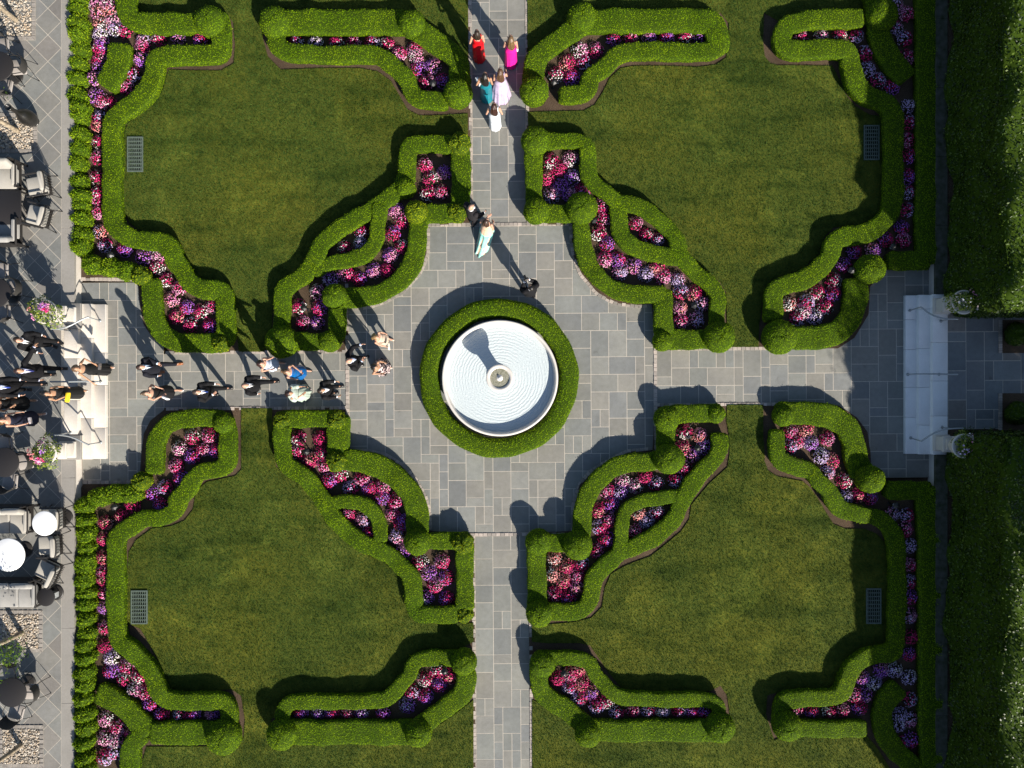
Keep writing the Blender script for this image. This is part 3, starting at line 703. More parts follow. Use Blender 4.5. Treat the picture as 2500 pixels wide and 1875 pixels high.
ML = [(0,2,730,1085),(0,2,735,1200),(0,2,735,1325),(0,2,735,1450),(0,2,738,1555),(0,3,735,-20),(0,3,735,70),(0,3,738,185),(0,3,738,290),(0,3,740,400),(0,3,742,510),(0,3,738,625),(0,3,735,740),(0,3,732,850),(0,3,730,960),(0,3,720,1075),(0,3,725,1215),(0,3,735,1340),(0,3,735,1460),(0,3,735,1580),(0,3,740,1690)]
for i, (c, r, x, y) in enumerate(ML): mound('feathery evergreen mound on the left terrace edge, %s below the lower left forecourt' % (ORD+['twenty-first'])[i], c, r, x-24+random.uniform(-8,6), y+random.uniform(-14,14), 70+random.uniform(-7,7), 64+random.uniform(-10,14), .57+random.uniform(-.07,.08))
for i, (x, y) in enumerate([(835,1015),(970,985),(1095,990)]): mound('low evergreen mound beside the lower left forecourt, %s from the wall' % ORD[i], 0, 2, x, y, 95, 72, .5)
ball('round yellow-green bush at the corner of the lower left forecourt', 0,2,1200,880,80,.58,'leaf_y',1100, rough=.05)
print('leaves', leafcount[0])
# ------------------------------------------------------------------ bedding flowers
FC = {'R': ('crimson', [(.46,.005,.09),(.62,.018,.16),(.72,.07,.26)]), 'P': ('pink', [(.66,.14,.40),(.74,.30,.50),(.78,.46,.58)]), 'W': ('white', [(.68,.56,.58),(.82,.76,.76),(.85,.82,.80)]),
      'V': ('violet', [(.28,.05,.46),(.42,.13,.60),(.54,.25,.66)]), 'L': ('lavender', [(.42,.30,.62),(.58,.44,.70),(.66,.54,.74)]), 'S': ('salmon', [(.66,.14,.17),(.74,.28,.28),(.78,.44,.42)])}
for k, (nm, cs) in FC.items(): M['fl'+k] = mat(nm+'_petals', (0,0,0), .6, .2, island=cs, trans=.2)
M['bronze'] = mat('bronze_foliage', (0,0,0), .5, .3, island=[(.010,.012,.006),(.03,.028,.012),(.05,.05,.015),(.06,.03,.02)], trans=.1)
def clump_meshes(pair, var):
    r = np.random.default_rng(sum(map(ord, pair))*17 + var)
    R = .25; H = .21
    # foliage: leaves through a low dome
    n = 230
    a = r.uniform(0, 2*np.pi, n); q = np.sqrt(r.random(n)); z = H*(1-q**2)*r.uniform(.35, 1, n)+.03
    c = np.stack([R*q*np.cos(a), R*q*np.sin(a), z], 1)
    nn = c*np.array([2,2,1]) + r.normal(0,.25,(n,3)) + np.array([0,0,.15]); nn /= np.linalg.norm(nn, axis=1, keepdims=True)
    t = np.cross(nn, r.normal(0,1,(n,3))); t /= np.linalg.norm(t, axis=1, keepdims=True); w = np.cross(nn, t)
    L = r.uniform(.05,.085,(n,1)); Wd = L*.62
    V = np.stack([c-t*L*.5, c+w*Wd*.5, c+t*L*.5, c-w*Wd*.5], 1).reshape(-1,3)
    fol = np_mesh('foliage', [(V, np.arange(4*n).reshape(n,4), 0, False)], M['bronze'])
    # blossoms: small cupped discs with five petals each
    nb = int(r.integers(84, 104)); parts = []
    th = r.uniform(0, 2*np.pi); d = np.array([math.cos(th), math.sin(th)])
    pts = []
    for _ in range(nb*30):
        a = r.uniform(0, 2*np.pi); q = math.sqrt(r.random())*1.02; x, y = R*q*math.cos(a), R*q*math.sin(a)
        if all((x-p[0])**2+(y-p[1])**2 > .026**2 for p in pts): pts.append((x, y, H*(1-q*q*.85)+.05+r.uniform(-.02,.025)))
        if len(pts) >= nb: break
    vs = [[], []]; fs = [[], []]
    for x, y, z in pts:
        g_ = 0 if len(pair) == 1 or (x*d[0]+y*d[1])/R + r.normal(0,.45) < (.12 if 'W' not in pair else (.45 if pair[1] == 'W' else -.15)) else 1
        nrm = np.array([x*1.6, y*1.6, .30]) + r.normal(0,.07,3); nrm /= np.linalg.norm(nrm)
        t = np.cross(nrm, [1,.3,.1]); t /= np.linalg.norm(t); w = np.cross(nrm, t)
        rad = r.uniform(.017,.025); b = len(vs[g_]); k5 = r.uniform(0, 6.28)
        vs[g_].append(np.array([x,y,z]) - nrm*.004)
        for k in range(10):
            an = k5+2*np.pi*k/10; rr = rad*(1 if k % 2 == 0 else .80)
            vs[g_].append(np.array([x,y,z]) + (t*math.cos(an)+w*math.sin(an))*rr + nrm*.003)
        for k in range(10): fs[g_].append((b, b+1+k, b+1+(k+1) % 10))
    prt = [(np.array(vs[i]), np.array(fs[i]), i, False) for i in (0,1) if len(vs[i])]
    blo = np_mesh('blossoms', prt, [M['fl'+k] for k in (pair if len(pair) == 2 else pair*2)])
    return fol, blo
cache = {}
nclump = [0]
def place_clump(p, pair, label, group, sx=1.0, sy=1.0, rz=0.0):
    key = (pair, nclump[0] % 2); nclump[0] += 1
    if key not in cache:
        f, b = clump_meshes(*key)
        t = thing('flower_mound', label, 'flowering plant', (p.x, p.y, .018), rz, group)
        obj('foliage', f, t); obj('blossoms', b, t); cache[key] = t
    else:
        t = dup(cache[key], (p.x, p.y, .018), rz, label, group)
    t.scale = (sx, sy, random.uniform(.9, 1.1))
    return t
BEDS = [
 ('the top-left corner bed', 'top', 1.1, 1.0, [(0,0,800,25,'PW'),(0,0,890,15,'PW'),(0,0,905,70,'SP'),(0,0,815,95,'SP'),(0,0,830,195,'SW'),(0,0,935,160,'PW'),(0,0,960,228,'LW'),(0,0,830,275,'WL'),(0,0,845,362,'VP'),(0,0,822,405,'RW'),(0,0,830,495,'RP'),(0,0,822,555,'VP')]),
 ('the top-left border below the oval hedge', 'top', 1.0, 1.0, [(0,0,1040,245,'RP'),(0,0,1195,330,'PL'),(0,0,1190,385,'PR'),(0,0,1180,485,'PV'),(0,0,1112,618,'RL'),(0,0,1050,725,'PR'),(0,0,780,650,'PV'),(0,0,790,795,'VP'),(0,0,845,840,'RP'),(0,0,910,865,'RW')]),
 ('the top-left narrow strip hedge pocket', 'left', .95, .85, [(0,0,1330,320,'WR'),(0,0,1490,312,'PV'),(0,0,1680,325,'RV')]),
 ('the narrow left border, upper half', 'top', .9, 1.05, [(0,0,815,985,'RL'),(0,0,815,1045,'SR'),(0,0,825,1185,'RW'),(0,0,815,1320,'RP'),(0,0,812,1490,'RW'),(0,0,812,1625,'WR'),(0,1,815,85,'RP'),(0,1,818,190,'RP'),(0,1,835,360,'SL'),(0,1,870,475,'LR')]),
 ('the bed above the left path steps', 'top', 1.05, 1.0, [(0,1,1040,510,'VR'),(0,1,1195,570,'VP'),(0,1,1318,555,'PW'),(0,1,1315,660,'WR'),(0,1,1385,768,'WR'),(0,1,1500,830,'RP'),(0,1,1438,930,'PS'),(0,1,1565,1000,'VR'),(0,1,1685,1032,'RW'),(0,1,1788,985,'RP'),(0,1,1478,1082,'RS'),(0,1,1597,1150,'RW'),(0,1,1762,1160,'RV')]),
 ('the top strip left of the upper path', 'left', 1.0, .85, [(1,0,350,345,'RL'),(1,0,515,345,'WL'),(1,0,690,345,'RW'),(1,0,835,345,'RP'),(1,0,990,342,'RL'),(1,0,1120,352,'WR')]),
 ('the slanting bed left of the upper path', 'top', 1.05, 1.05, [(1,0,1220,440,'PR'),(1,0,1350,400,'RP'),(1,0,1365,460,'WP'),(1,0,1385,560,'VR'),(1,0,1510,545,'PV'),(1,0,1460,680,'RP'),(1,0,1590,670,'VR')]),
 ('the square bed left of the upper path', 'top', 1.0, 1.0, [(1,0,1440,1380,'RP'),(1,0,1602,1448,'VP'),(1,0,1485,1502,'WR'),(1,0,1460,1622,'WR'),(1,0,1580,1612,'RP')]),
 ('the curved bed on the upper left plaza', 'top', 1.05, 1.05, [(1,1,1190,175,'PV'),(1,1,1245,265,'RP'),(1,1,1168,375,'RV'),(1,1,1245,490,'WR'),(1,1,1148,558,'PV'),(1,1,1120,690,'R'),(1,1,1008,690,'PV'),(1,1,880,760,'RV'),(1,1,775,712,'PR'),(1,1,640,762,'VL')]),
 ('the leaf-shaped pocket of the top-left ribbon', 'left', .95, .95, [(1,1,755,490,'WR'),(1,1,890,462,'LW'),(1,1,905,362,'RL')]),
 ('the square bed above the left path', 'top', 1.0, 1.0, [(1,1,530,870,'PW'),(1,1,370,990,'RW'),(1,1,550,1000,'RV'),(1,1,405,1130,'RP'),(1,1,530,1130,'VP')]),
 ('the top strip right of the upper path', 'left', 1.0, .85, [(2,0,895,320,'RV'),(2,0,1040,306,'RP'),(2,0,1195,300,'PV'),(2,0,1345,305,'VR'),(2,0,1500,302,'RW'),(2,0,1625,298,'VP')]),
 ('the slanting bed right of the upper path', 'top', 1.1, 1.05, [(2,0,605,410,'WP'),(2,0,742,408,'PR'),(2,0,500,512,'RS'),(2,0,645,510,'RL'),(2,0,405,620,'WR'),(2,0,540,640,'RV')]),
 ('the square bed right of the upper path', 'top', 1.1, 1.05, [(2,0,365,1350,'WR'),(2,0,530,1330,'PW'),(2,0,430,1412,'R'),(2,0,330,1490,'RS'),(2,0,550,1490,'VL'),(2,0,450,1565,'V'),(2,0,375,1635,'PL'),(2,0,630,1605,'RV'),(2,0,520,1640,'PV')]),
 ('the curved bed on the upper right plaza', 'top', 1.05, 1.05, [(2,1,790,140,'PR'),(2,1,812,240,'RP'),(2,1,765,370,'WR'),(2,1,842,462,'VR'),(2,1,820,590,'PR'),(2,1,925,600,'VR'),(2,1,1062,650,'PV'),(2,1,950,702,'LP'),(2,1,1260,660,'RS'),(2,1,1168,720,'L'),(2,1,1312,735,'PR')]),
 ('the leaf-shaped pocket of the top-right ribbon', 'left', .95, .95, [(2,1,1085,288,'RP'),(2,1,1170,382,'RW'),(2,1,1262,430,'LR')]),
 ('the square bed above the right path', 'top', 1.05, 1.05, [(2,1,1438,762,'LP'),(2,1,1468,870,'LR'),(2,1,1580,880,'RS'),(2,1,1640,970,'PL'),(2,1,1455,1008,'PS'),(2,1,1462,1120,'PR'),(2,1,1598,1105,'LP')]),
 ('the top-right narrow strip', 'left', .95, .95, [(3,0,340,295,'RP'),(3,0,510,292,'WP'),(3,0,668,285,'RW'),(3,0,812,290,'LR')]),
 ('the bed along the shaded diagonal hedge', 'top', 1.0, 1.05, [(3,0,880,440,'RL'),(3,0,905,572,'L'),(3,0,995,670,'LR'),(3,0,1112,722,'VR')]),
 ('the shaded top-right corner bed', 'top', 1.05, 1.05, [(3,0,1140,20,'LP'),(3,0,1235,105,'PR'),(3,0,1140,225,'LR'),(3,0,1215,312,'RL'),(3,0,1238,470,'RP')]),
 ('the shaded right border, upper half', 'top', .95, 1.05, [(3,0,1248,885,'LW'),(3,0,1250,1020,'RL'),(3,0,1245,1172,'RP'),(3,0,1255,1305,'RV'),(3,0,1245,1480,'VR'),(3,0,1245,1615,'LR'),(3,1,1238,175,'LR'),(3,1,1195,325,'VR'),(3,1,1210,432,'PR')]),
 ('the shaded bed above the upper right forecourt', 'left', 1.05, 1.0, [(3,1,1055,425,'RV'),(3,1,950,520,'VP'),(3,1,790,530,'RV'),(3,1,705,640,'VR')]),
 ('the curved upper right bed', 'top', 1.1, 1.05, [(3,1,615,772,'WR'),(3,1,480,870,'RW'),(3,1,612,880,'RV'),(3,1,238,972,'WS'),(3,1,385,960,'LR'),(3,1,548,992,'RW'),(3,1,360,1032,'WP'),(3,1,312,1092,'RL'),(3,1,455,1082,'WL')]),
 ('the bed below the left path steps', 'top', 1.05, 1.0, [(0,2,1610,508,'WR'),(0,2,1755,492,'RP'),(0,2,1500,602,'WP'),(0,2,1700,615,'RP'),(0,2,1810,625,'RV'),(0,2,1612,670,'VR'),(0,2,1475,752,'PR'),(0,2,1515,862,'VR'),(0,2,1382,932,'LR'),(0,2,1260,980,'VR'),(0,2,1340,1082,'VR'),(0,2,1105,1088,'R')]),
 ('the narrow left border, lower half', 'top', .85, 1.0, [(0,2,1010,1182,'RS'),(0,2,880,1232,'SR'),(0,2,858,1370,'RS'),(0,2,858,1530,'SR'),(0,2,862,1645,'RP'),(0,3,858,75,'SR'),(0,3,865,185,'RP'),(0,3,862,310,'VP'),(0,3,865,482,'RP'),(0,3,868,640,'R')]),
 ('the slanting bed in the bottom-left garden', 'top', 1.1, 1.0, [(0,3,925,732,'WL'),(0,3,1055,808,'RP'),(0,3,922,850,'VR'),(0,3,1160,890,'WR'),(0,3,1032,922,'WR'),(0,3,1118,1012,'WP'),(0,3,1218,1030,'RP'),(0,3,1248,1130,'VR')]),
 ('the bottom-left narrow shaded strip', 'left', 1.0, .9, [(0,3,1355,1215,'RV'),(0,3,1512,1215,'LR'),(0,3,1620,1212,'VR'),(0,3,1780,1215,'PV')]),
 ('the bottom-left corner bed', 'top', 1.05, 1.05, [(0,3,872,1258,'PW'),(0,3,972,1330,'RP'),(0,3,1100,1378,'RS'),(0,3,868,1420,'PW'),(0,3,958,1440,'WP'),(0,3,950,1540,'LR'),(0,3,870,1582,'RL')]),
 ('the square bed below the left path', 'top', 1.05, 1.05, [(1,2,365,522,'WR'),(1,2,552,520,'R'),(1,2,350,632,'RP'),(1,2,565,645,'RW'),(1,2,470,705,'SR'),(1,2,585,740,'RP')]),
 ('the curved bed on the lower left plaza', 'top', 1.05, 1.05, [(1,2,720,830,'WR'),(1,2,625,882,'RV'),(1,2,905,860,'RP'),(1,2,812,940,'LR'),(1,2,1080,922,'PR'),(1,2,962,942,'RV'),(1,2,1075,1022,'VR'),(1,2,1195,1052,'RP'),(1,2,1168,1162,'PR'),(1,2,1240,1232,'VR'),(1,2,1198,1350,'LP'),(1,2,1250,1472,'VP')]),
 ('the leaf-shaped pocket of the bottom-left ribbon', 'left', 1.0, 1.0, [(1,2,790,1156,'PR'),(1,2,910,1212,'PL'),(1,2,970,1332,'RV')]),
 ('the square bed left of the lower path', 'top', 1.05, 1.05, [(1,2,1400,1572,'WR'),(1,2,1585,1562,'PR'),(1,2,1470,1655,'VP'),(1,3,1620,60,'RV'),(1,3,1525,122,'PR'),(1,3,1450,230,'WV'),(1,3,1622,240,'RV')]),
 ('the slanting bed left of the lower path', 'top', 1.05, 1.05, [(1,3,1550,842,'WR'),(1,3,1650,892,'RS'),(1,3,1440,920,'WR'),(1,3,1565,970,'VR'),(1,3,1330,1022,'RL'),(1,3,1442,1062,'VR'),(1,3,1290,1140,'LV')]),
 ('the bottom strip left of the lower path', 'left', 1.0, .85, [(1,3,390,1200,'VR'),(1,3,540,1196,'VL'),(1,3,650,1200,'RV'),(1,3,790,1200,'RP'),(1,3,900,1200,'VL'),(1,3,1085,1200,'VR')]),
 ('the square bed below the right path', 'top', 1.05, 1.05, [(2,2,1500,462,'WR'),(2,2,1620,492,'SP'),(2,2,1480,602,'SR'),(2,2,1665,592,'VL'),(2,2,1562,660,'PV'),(2,2,1490,770,'RP')]),
 ('the curved bed on the lower right plaza', 'top', 1.05, 1.05, [(2,2,1420,872,'LR'),(2,2,1160,850,'R'),(2,2,970,870,'PW'),(2,2,1080,922,'WP'),(2,2,1255,902,'LR'),(2,2,842,962,'PR'),(2,2,952,972,'LV'),(2,2,870,1072,'VR'),(2,2,760,1132,'RS'),(2,2,852,1212,'PR'),(2,2,770,1272,'LR'),(2,2,828,1372,'RV'),(2,2,748,1470,'RP')]),
 ('the leaf-shaped pocket of the bottom-right ribbon', 'top', 1.0, 1.0, [(2,2,1105,1158,'SW'),(2,2,1262,1142,'LR'),(2,2,1175,1220,'L'),(2,2,1070,1312,'PR')]),
 ('the square bed right of the lower path', 'top', 1.05, 1.05, [(2,2,392,1530,'SW'),(2,2,500,1602,'SR'),(2,2,620,1580,'RL'),(2,3,380,30,'SW'),(2,3,470,90,'SR'),(2,3,590,40,'PR'),(2,3,585,140,'PS'),(2,3,395,200,'RP'),(2,3,512,222,'RV')]),
 ('the slanting bed right of the lower path', 'top', 1.05, 1.05, [(2,3,585,842,'SR'),(2,3,420,912,'R'),(2,3,530,882,'RP'),(2,3,520,982,'LR'),(2,3,630,962,'RS'),(2,3,702,1032,'VS'),(2,3,602,1082,'LR'),(2,3,752,1142,'LR'),(2,3,832,1112,'WR')]),
 ('the bottom strip right of the lower path', 'left', 1.0, .85, [(2,3,920,1200,'LR'),(2,3,1060,1186,'RP'),(2,3,1190,1182,'LR'),(2,3,1310,1190,'LW'),(2,3,1450,1182,'RL'),(2,3,1560,1186,'RV'),(2,3,1660,1190,'VR')]),
 ('the bed below the right forecourt', 'top', 1.05, 1.05, [(3,2,250,462,'PR'),(3,2,380,440,'SR'),(3,2,310,542,'RP'),(3,2,242,592,'LR'),(3,2,425,560,'LV'),(3,2,562,520,'PR'),(3,2,510,670,'LW'),(3,2,602,712,'RS'),(3,2,565,810,'LP'),(3,2,710,880,'WR'),(3,2,720,1022,'LW'),(3,2,820,1002,'RS'),(3,2,925,1022,'VR')]),
 ('the shaded right border, lower half', 'top', .95, 1.0, [(3,2,1120,1160,'LP'),(3,2,1235,1172,'RL'),(3,2,1222,1292,'PR'),(3,2,1265,1430,'L'),(3,2,1268,1592,'RP'),(3,3,1265,92,'LR'),(3,3,1268,222,'VR'),(3,3,1260,382,'PL'),(3,3,1275,562,'R'),(3,3,1260,710,'RV')]),
 ('the shaded bottom-right slanting bed', 'top', 1.05, 1.05, [(3,3,1020,842,'VP'),(3,3,1130,842,'WL'),(3,3,860,902,'VP'),(3,3,960,952,'WL'),(3,3,800,1052,'PR'),(3,3,882,1052,'VP'),(3,3,840,1162,'RV')]),
 ('the bottom-right narrow shaded strip', 'left', 1.0, .9, [(3,3,300,1172,'PR'),(3,3,430,1186,'RV'),(3,3,580,1192,'WR'),(3,3,700,1182,'RP')]),
 ('the shaded bottom-right corner bed', 'top', 1.05, 1.05, [(3,3,1250,902,'LW'),(3,3,1260,1092,'LR'),(3,3,1180,1222,'L'),(3,3,1260,1262,'PL'),(3,3,1160,1302,'LW'),(3,3,1270,1432,'VR'),(3,3,1182,1462,'LR')]),
]
SC = 1.0
for bed, end, sx, sy, L in BEDS:
    q = [(px(c, r, x, y), pair) for c, r, x, y, pair in L]
    q.sort(key=lambda t: t[0][1] if end == 'top' else t[0][0])
    for i, (p, pair) in enumerate(q):
        cw = FC[pair[0]][0] + (' and ' + FC[pair[1]][0] if len(pair) > 1 else '')
        lab = '%s flower mound, %s from the %s in %s' % (cw, ORD[i], end, bed)
        if len(lab.split()) > 16: lab = '%s mound, %s from %s in %s' % (cw, ORD[i], end, bed)
        strip = 'strip' in bed
        rz = 0 if strip else random.uniform(0, 6.28)
        if not strip: sx2 = sy2 = (sx+sy)/2*random.uniform(.95, 1.08)
        else: sx2, sy2 = sx*1.02, sy
        place_clump(W(p, .2), pair, lab, 'flower mounds in ' + bed, sx2, sy2, rz)
print('clumps', nclump[0])

# small garden lanterns in the beds
M['black'] = mat('black_metal', (.012,.012,.013), .45, .4)
M['frost'] = mat('frosted_glass', (.62,.64,.64), .3, .5)
def lantern(label, p, rz, lean=0.0):
    t = thing('garden_lantern', label, 'garden lamp', (p.x, p.y, 0), rz, 'low lanterns in the flower beds')
    m = MB(); m.tube([(0,0,-.02),(0,0,.30)], .022, 8); m.lathe([(.05,.0),(.05,.02),(.03,.03)], 12); m.build('post', M['black'], t)
    m = MB(); m.lathe([(.06,.30),(.068,.31),(.068,.325)], 6, smooth=False)
    for k in range(6):
        a = math.pi/3*k; m.tube([(.062*math.cos(a),.062*math.sin(a),.32),(.085*math.cos(a),.085*math.sin(a),.46)], .006, 5)
    m.build('frame', M['black'], t)
    m = MB(); m.lathe([(.052,.325),(.074,.455)], 6, smooth=False); m.build('glass', M['frost'], t)
    m = MB(); m.lathe([(.115,.455),(.11,.47),(.055,.52),(.02,.535),(.012,.57)], 6, smooth=False); m.build('roof', M['black'], t)
    return t
for lab, c, r, x, y in [
 ('black hexagonal lantern at the lower tip of the slanting bed left of the upper path',1,0,1510,700),
 ('black hexagonal lantern in the slanting bed right of the upper path',2,0,388,690),
 ('black lantern among violet flowers at the bend above the upper left forecourt',0,1,930,560),
 ('black lantern in the square bed above the left path',1,1,420,1010),
 ('black lantern in the square bed above the right path',2,1,1570,985),
 ('black lantern in the square bed below the left path',1,2,440,630),
 ('black lantern in the square bed below the right path',2,2,1600,600),
 ('black lantern at the bend of the bed below the lower left forecourt',0,2,960,1100),
 ('black lantern in the slanting bed left of the lower path',1,3,1608,845),
 ('black lantern in the slanting bed right of the lower path',2,3,470,862),
 ('black lantern in the shaded bed above the upper right forecourt',3,1,1110,492),
 ('black lantern in shade at the bottom of the curved bed beside the upper right ball',3,1,760,690),
 ('black lantern in the shaded corner below the lower right forecourt',3,2,1135,1085),
 ('black lantern at the narrow neck of the curved upper right plaza bed',2,1,728,268)]:
    lantern(lab, W(px(c,r,x,y), .45), random.uniform(0, 1))
# ------------------------------------------------------------------ left terrace: paving, wall, steps
TZ = .42
XW = W((181,0), TZ).x                                   # face of the terrace wall
XC = W((150,0), TZ).x                                   # inner edge of coping
XW0 = W((199,0), 0).x
def YP(v, z=0.0): return W((0, v), z).y
STY0, STY1 = YP(742, .2), YP(1121, .2)                  # steps, north and south ends
m = MB(); m.box(-40, XC+.25, -30, 30, -.2, TZ-.0058); tag(m.build('terrace_base', M['mortar']), kind='structure')
# diagonal stone tiles
def diamond(name, x0, x1, y0, y1, z, side, joint, tints, seed, ang=45.0):
    r = random.Random(seed); V = []; F = []; T = []
    ca, sa = math.cos(math.radians(ang)), math.sin(math.radians(ang)); n = 70
    def clip(poly):
        for ax, lim, sg in ((0,x0,1),(0,x1,-1),(1,y0,1),(1,y1,-1)):
            out = []
            for i in range(len(poly)):
                a, b = poly[i], poly[(i+1) % len(poly)]
                da, db = (a[ax]-lim)*sg, (b[ax]-lim)*sg
                if da >= 0: out.append(a)
                if (da >= 0) != (db >= 0):
                    t = da/(da-db); out.append((a[0]+(b[0]-a[0])*t, a[1]+(b[1]-a[1])*t))
            poly = out
            if len(poly) < 3: return []
        return poly
    h = side/2-joint/2
    for i in range(-n, n):
        for j in range(-n, n):
            cx, cy = x1 + (i*ca - j*sa)*side, (i*sa + j*ca)*side + .12
            if cx < x0-1 or cx > x1+1 or cy < y0-1 or cy > y1+1: continue
            q = clip([(cx+(a*ca-b*sa)*h, cy+(a*sa+b*ca)*h) for a, b in ((-1,-1),(1,-1),(1,1),(-1,1))])
            if len(q) < 3: continue
            dz = r.uniform(0,.002); b = len(V); V += [(x,y,z+dz) for x,y in q]; F.append(tuple(range(b, b+len(q))))
            c = r.choice(tints); k = r.uniform(.9,1.08); T.append((c[0]*k,c[1]*k,c[2]*k,1))
    me = bpy.data.meshes.new(name); me.from_pydata(V, [], F); me.materials.append(M['flag'])
    at = me.attributes.new('tint','FLOAT_COLOR','FACE'); at.data.foreach_set('color', [c for t in T for c in t])
    return tag(obj(name, me), kind='structure')
WT = [(.232,.228,.214),(.225,.224,.210),(.218,.222,.212),(.238,.230,.212),(.228,.224,.212),(.232,.216,.198)]
diamond('terrace_paving', -19.5, XC-.012, -16, 16, TZ-.004, .60, .016, WT, 4)
# coping slabs and wall
m = MB()
for ya, yb in ((STY0, 15.0), (-15.0, STY1)):
    y = ya
    while y < yb-.05:
        L = min(2.4, yb-y); m.box(XC, XW, y+.006, y+L-.006, TZ-.10, TZ); y += L
t = thing('terrace_wall', 'low pale stone wall with grey coping slabs along the left terrace edge', 'wall', (XW, 0, 0))
m2 = MB()
for ya, yb in ((STY0, 15.0), (-15.0, STY1)): m2.box(XW-.3, XW-.03, ya, yb, -.2, TZ-.102)
m2.build('wall_face', M['limestone'], t, off=(XW,0,0)); m.build('coping', M['coping'], t, off=(XW,0,0))
# steps
def xs(p, z): return W((p, 0), z).x
t = thing('stone_steps', 'three pale limestone steps down from the left terrace to the garden', 'steps', (xs(200,0), 0, 0))
for k, (pa, pb, z) in enumerate(((156,190,TZ+.004),(190,224,.28),(224,257.5,.14))):
    m = MB(); y = YP(1062,.42) if k == 0 else STY1; e1 = YP(803,.42) if k == 0 else STY0
    xa, xb = xs(pa, z), xs(pb, z)
    while y < e1-.05:
        L = min(random.uniform(1.0,1.5), e1-y)
        if e1-y-L < .3: L = e1-y
        m.rbox(xa-(.03 if k else 0), xb, y+.003, y+L-.003, -.05, z, .012); y += L
    m.build('step', M['limestone'], t, off=(xs(200,0),0,0))
for s, (ya, yb) in enumerate(((YP(803,.42)+.004, STY0-.004),(STY1+.004, YP(1062,.42)-.004))):
    t = thing('cheek_block', ('grey stone pier slab at the upper end of the left steps','grey stone pier slab at the lower end of the left steps')[s], 'stone pier', (XW,(ya+yb)/2,0), group='stone piers beside the left steps')
    m = MB(); m.box(XW-.45, XW+.20, ya+.01, yb-.01, -.05, TZ-.06); m.build('base', M['limestone'], t, off=(XW,(ya+yb)/2,0))
    m = MB(); m.rbox(XW-.5, XW+.225, ya, yb, TZ-.058, TZ+.03, .015); m.build('cap', M['coping'], t, off=(XW,(ya+yb)/2,0))

M['whitestep'] = mat('shade_offset_limestone', (.80,.79,.78), .8, .2, noise=[(3, ('x', .92, .92, .92), .2, 6), (90, ('x', .85, .85, .85), .2)])  # limestone of the right steps, colour lightened to offset the shade there
M['darkcoping'] = mat('dark_coping_stone', (.085,.085,.075), .9, .1, noise=[(5, (.03,.04,.02), .2, 6)])  # darker than the left coping, with irregular blackish-green mottling
# ------------------------------------------------------------------ right terrace
RZ = .39
XR = W((2284,0), RZ).x
m = MB(); m.box(XR+.05, 40, -30, 30, -.2, RZ-.02); tag(m.build('terrace_base', M['soil']), kind='structure')
RY0, RY1 = YP(720, .2), YP(1109, .2)
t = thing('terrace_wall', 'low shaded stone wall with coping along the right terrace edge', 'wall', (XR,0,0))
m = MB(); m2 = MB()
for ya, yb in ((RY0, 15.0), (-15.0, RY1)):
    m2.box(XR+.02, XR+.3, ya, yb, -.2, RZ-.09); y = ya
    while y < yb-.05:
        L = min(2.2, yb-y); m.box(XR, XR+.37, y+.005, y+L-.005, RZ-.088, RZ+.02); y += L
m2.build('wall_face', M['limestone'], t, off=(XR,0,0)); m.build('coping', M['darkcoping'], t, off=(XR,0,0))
t = thing('stone_steps', 'three pale shaded steps up from the right forecourt, with a blue-grey cast', 'steps', (XR,0,0))
for k, (pa, pb, z) in enumerate(((2211,2245,.13),(2243,2279,.26),(2277,2314,RZ+.004))):
    m = MB(); y = RY1
    while y < RY0-.05:
        L = min(random.uniform(.9,1.3), RY0-y)
        if RY0-y-L < .3: L = RY0-y
        m.rbox(xs(pa,z), xs(pb,z), y+.003, y+L-.003, -.05, z, .012); y += L
    m.build('step', M['whitestep'], t, off=(XR,0,0))
# right terrace flags between the tall hedges
s_ = (CAM_H-RZ)/FPX
paving('terrace_paving', [(2314,2560,770,1055)], z=RZ, cell=23, joint=.022, tints=[(.21,.225,.23),(.24,.24,.24),(.195,.21,.215),(.24,.22,.20),(.185,.195,.20)], seed=9)

# ------------------------------------------------------------------ fountain
M['water'] = mat('water', (.49,.545,.56), .12, .4)
nt = M['water'].node_tree; N = nt.nodes; Lk = nt.links; b = N['Principled BSDF']
tc = N.new('ShaderNodeTexCoord')
wv = N.new('ShaderNodeTexWave'); wv.wave_type = 'RINGS'; wv.rings_direction = 'Z'; wv.inputs['Scale'].default_value = 3.3; wv.inputs['Distortion'].default_value = 4.5; wv.inputs['Detail'].default_value = 3; wv.inputs['Detail Scale'].default_value = 2.4
nz = N.new('ShaderNodeTexNoise'); nz.inputs['Scale'].default_value = 9; nz.inputs['Detail'].default_value = 3
ad = N.new('ShaderNodeMath'); ad.operation = 'ADD'
Lk.new(tc.outputs['Object'], wv.inputs['Vector']); Lk.new(tc.outputs['Object'], nz.inputs['Vector'])
Lk.new(wv.outputs['Fac'], ad.inputs[0]); ml_ = N.new('ShaderNodeMath'); ml_.operation = 'MULTIPLY'; ml_.inputs[1].default_value = .35; Lk.new(nz.outputs['Fac'], ml_.inputs[0]); Lk.new(ml_.outputs[0], ad.inputs[1])
bp_ = N.new('ShaderNodeBump'); bp_.inputs['Strength'].default_value = .32; bp_.inputs['Distance'].default_value = .02
Lk.new(ad.outputs[0], bp_.inputs['Height']); Lk.new(bp_.outputs['Normal'], b.inputs['Normal'])
M['basin'] = mat('white_marble', (.60,.57,.53), .5, .3, noise=[(4, ('x',.9,.88,.86), .2, 6)], bump=(60,.1,.004))
M['moss'] = mat('mossy_water', (.16,.15,.10), .25, .5, noise=[(14, (.06,.06,.015), .12, 6), (40, (.35,.34,.28), .3, 4)], bump=(20,.6,.02))
fc = W((1221.5, 923.6), 0); BR = 142*(CAM_H-.55)/FPX
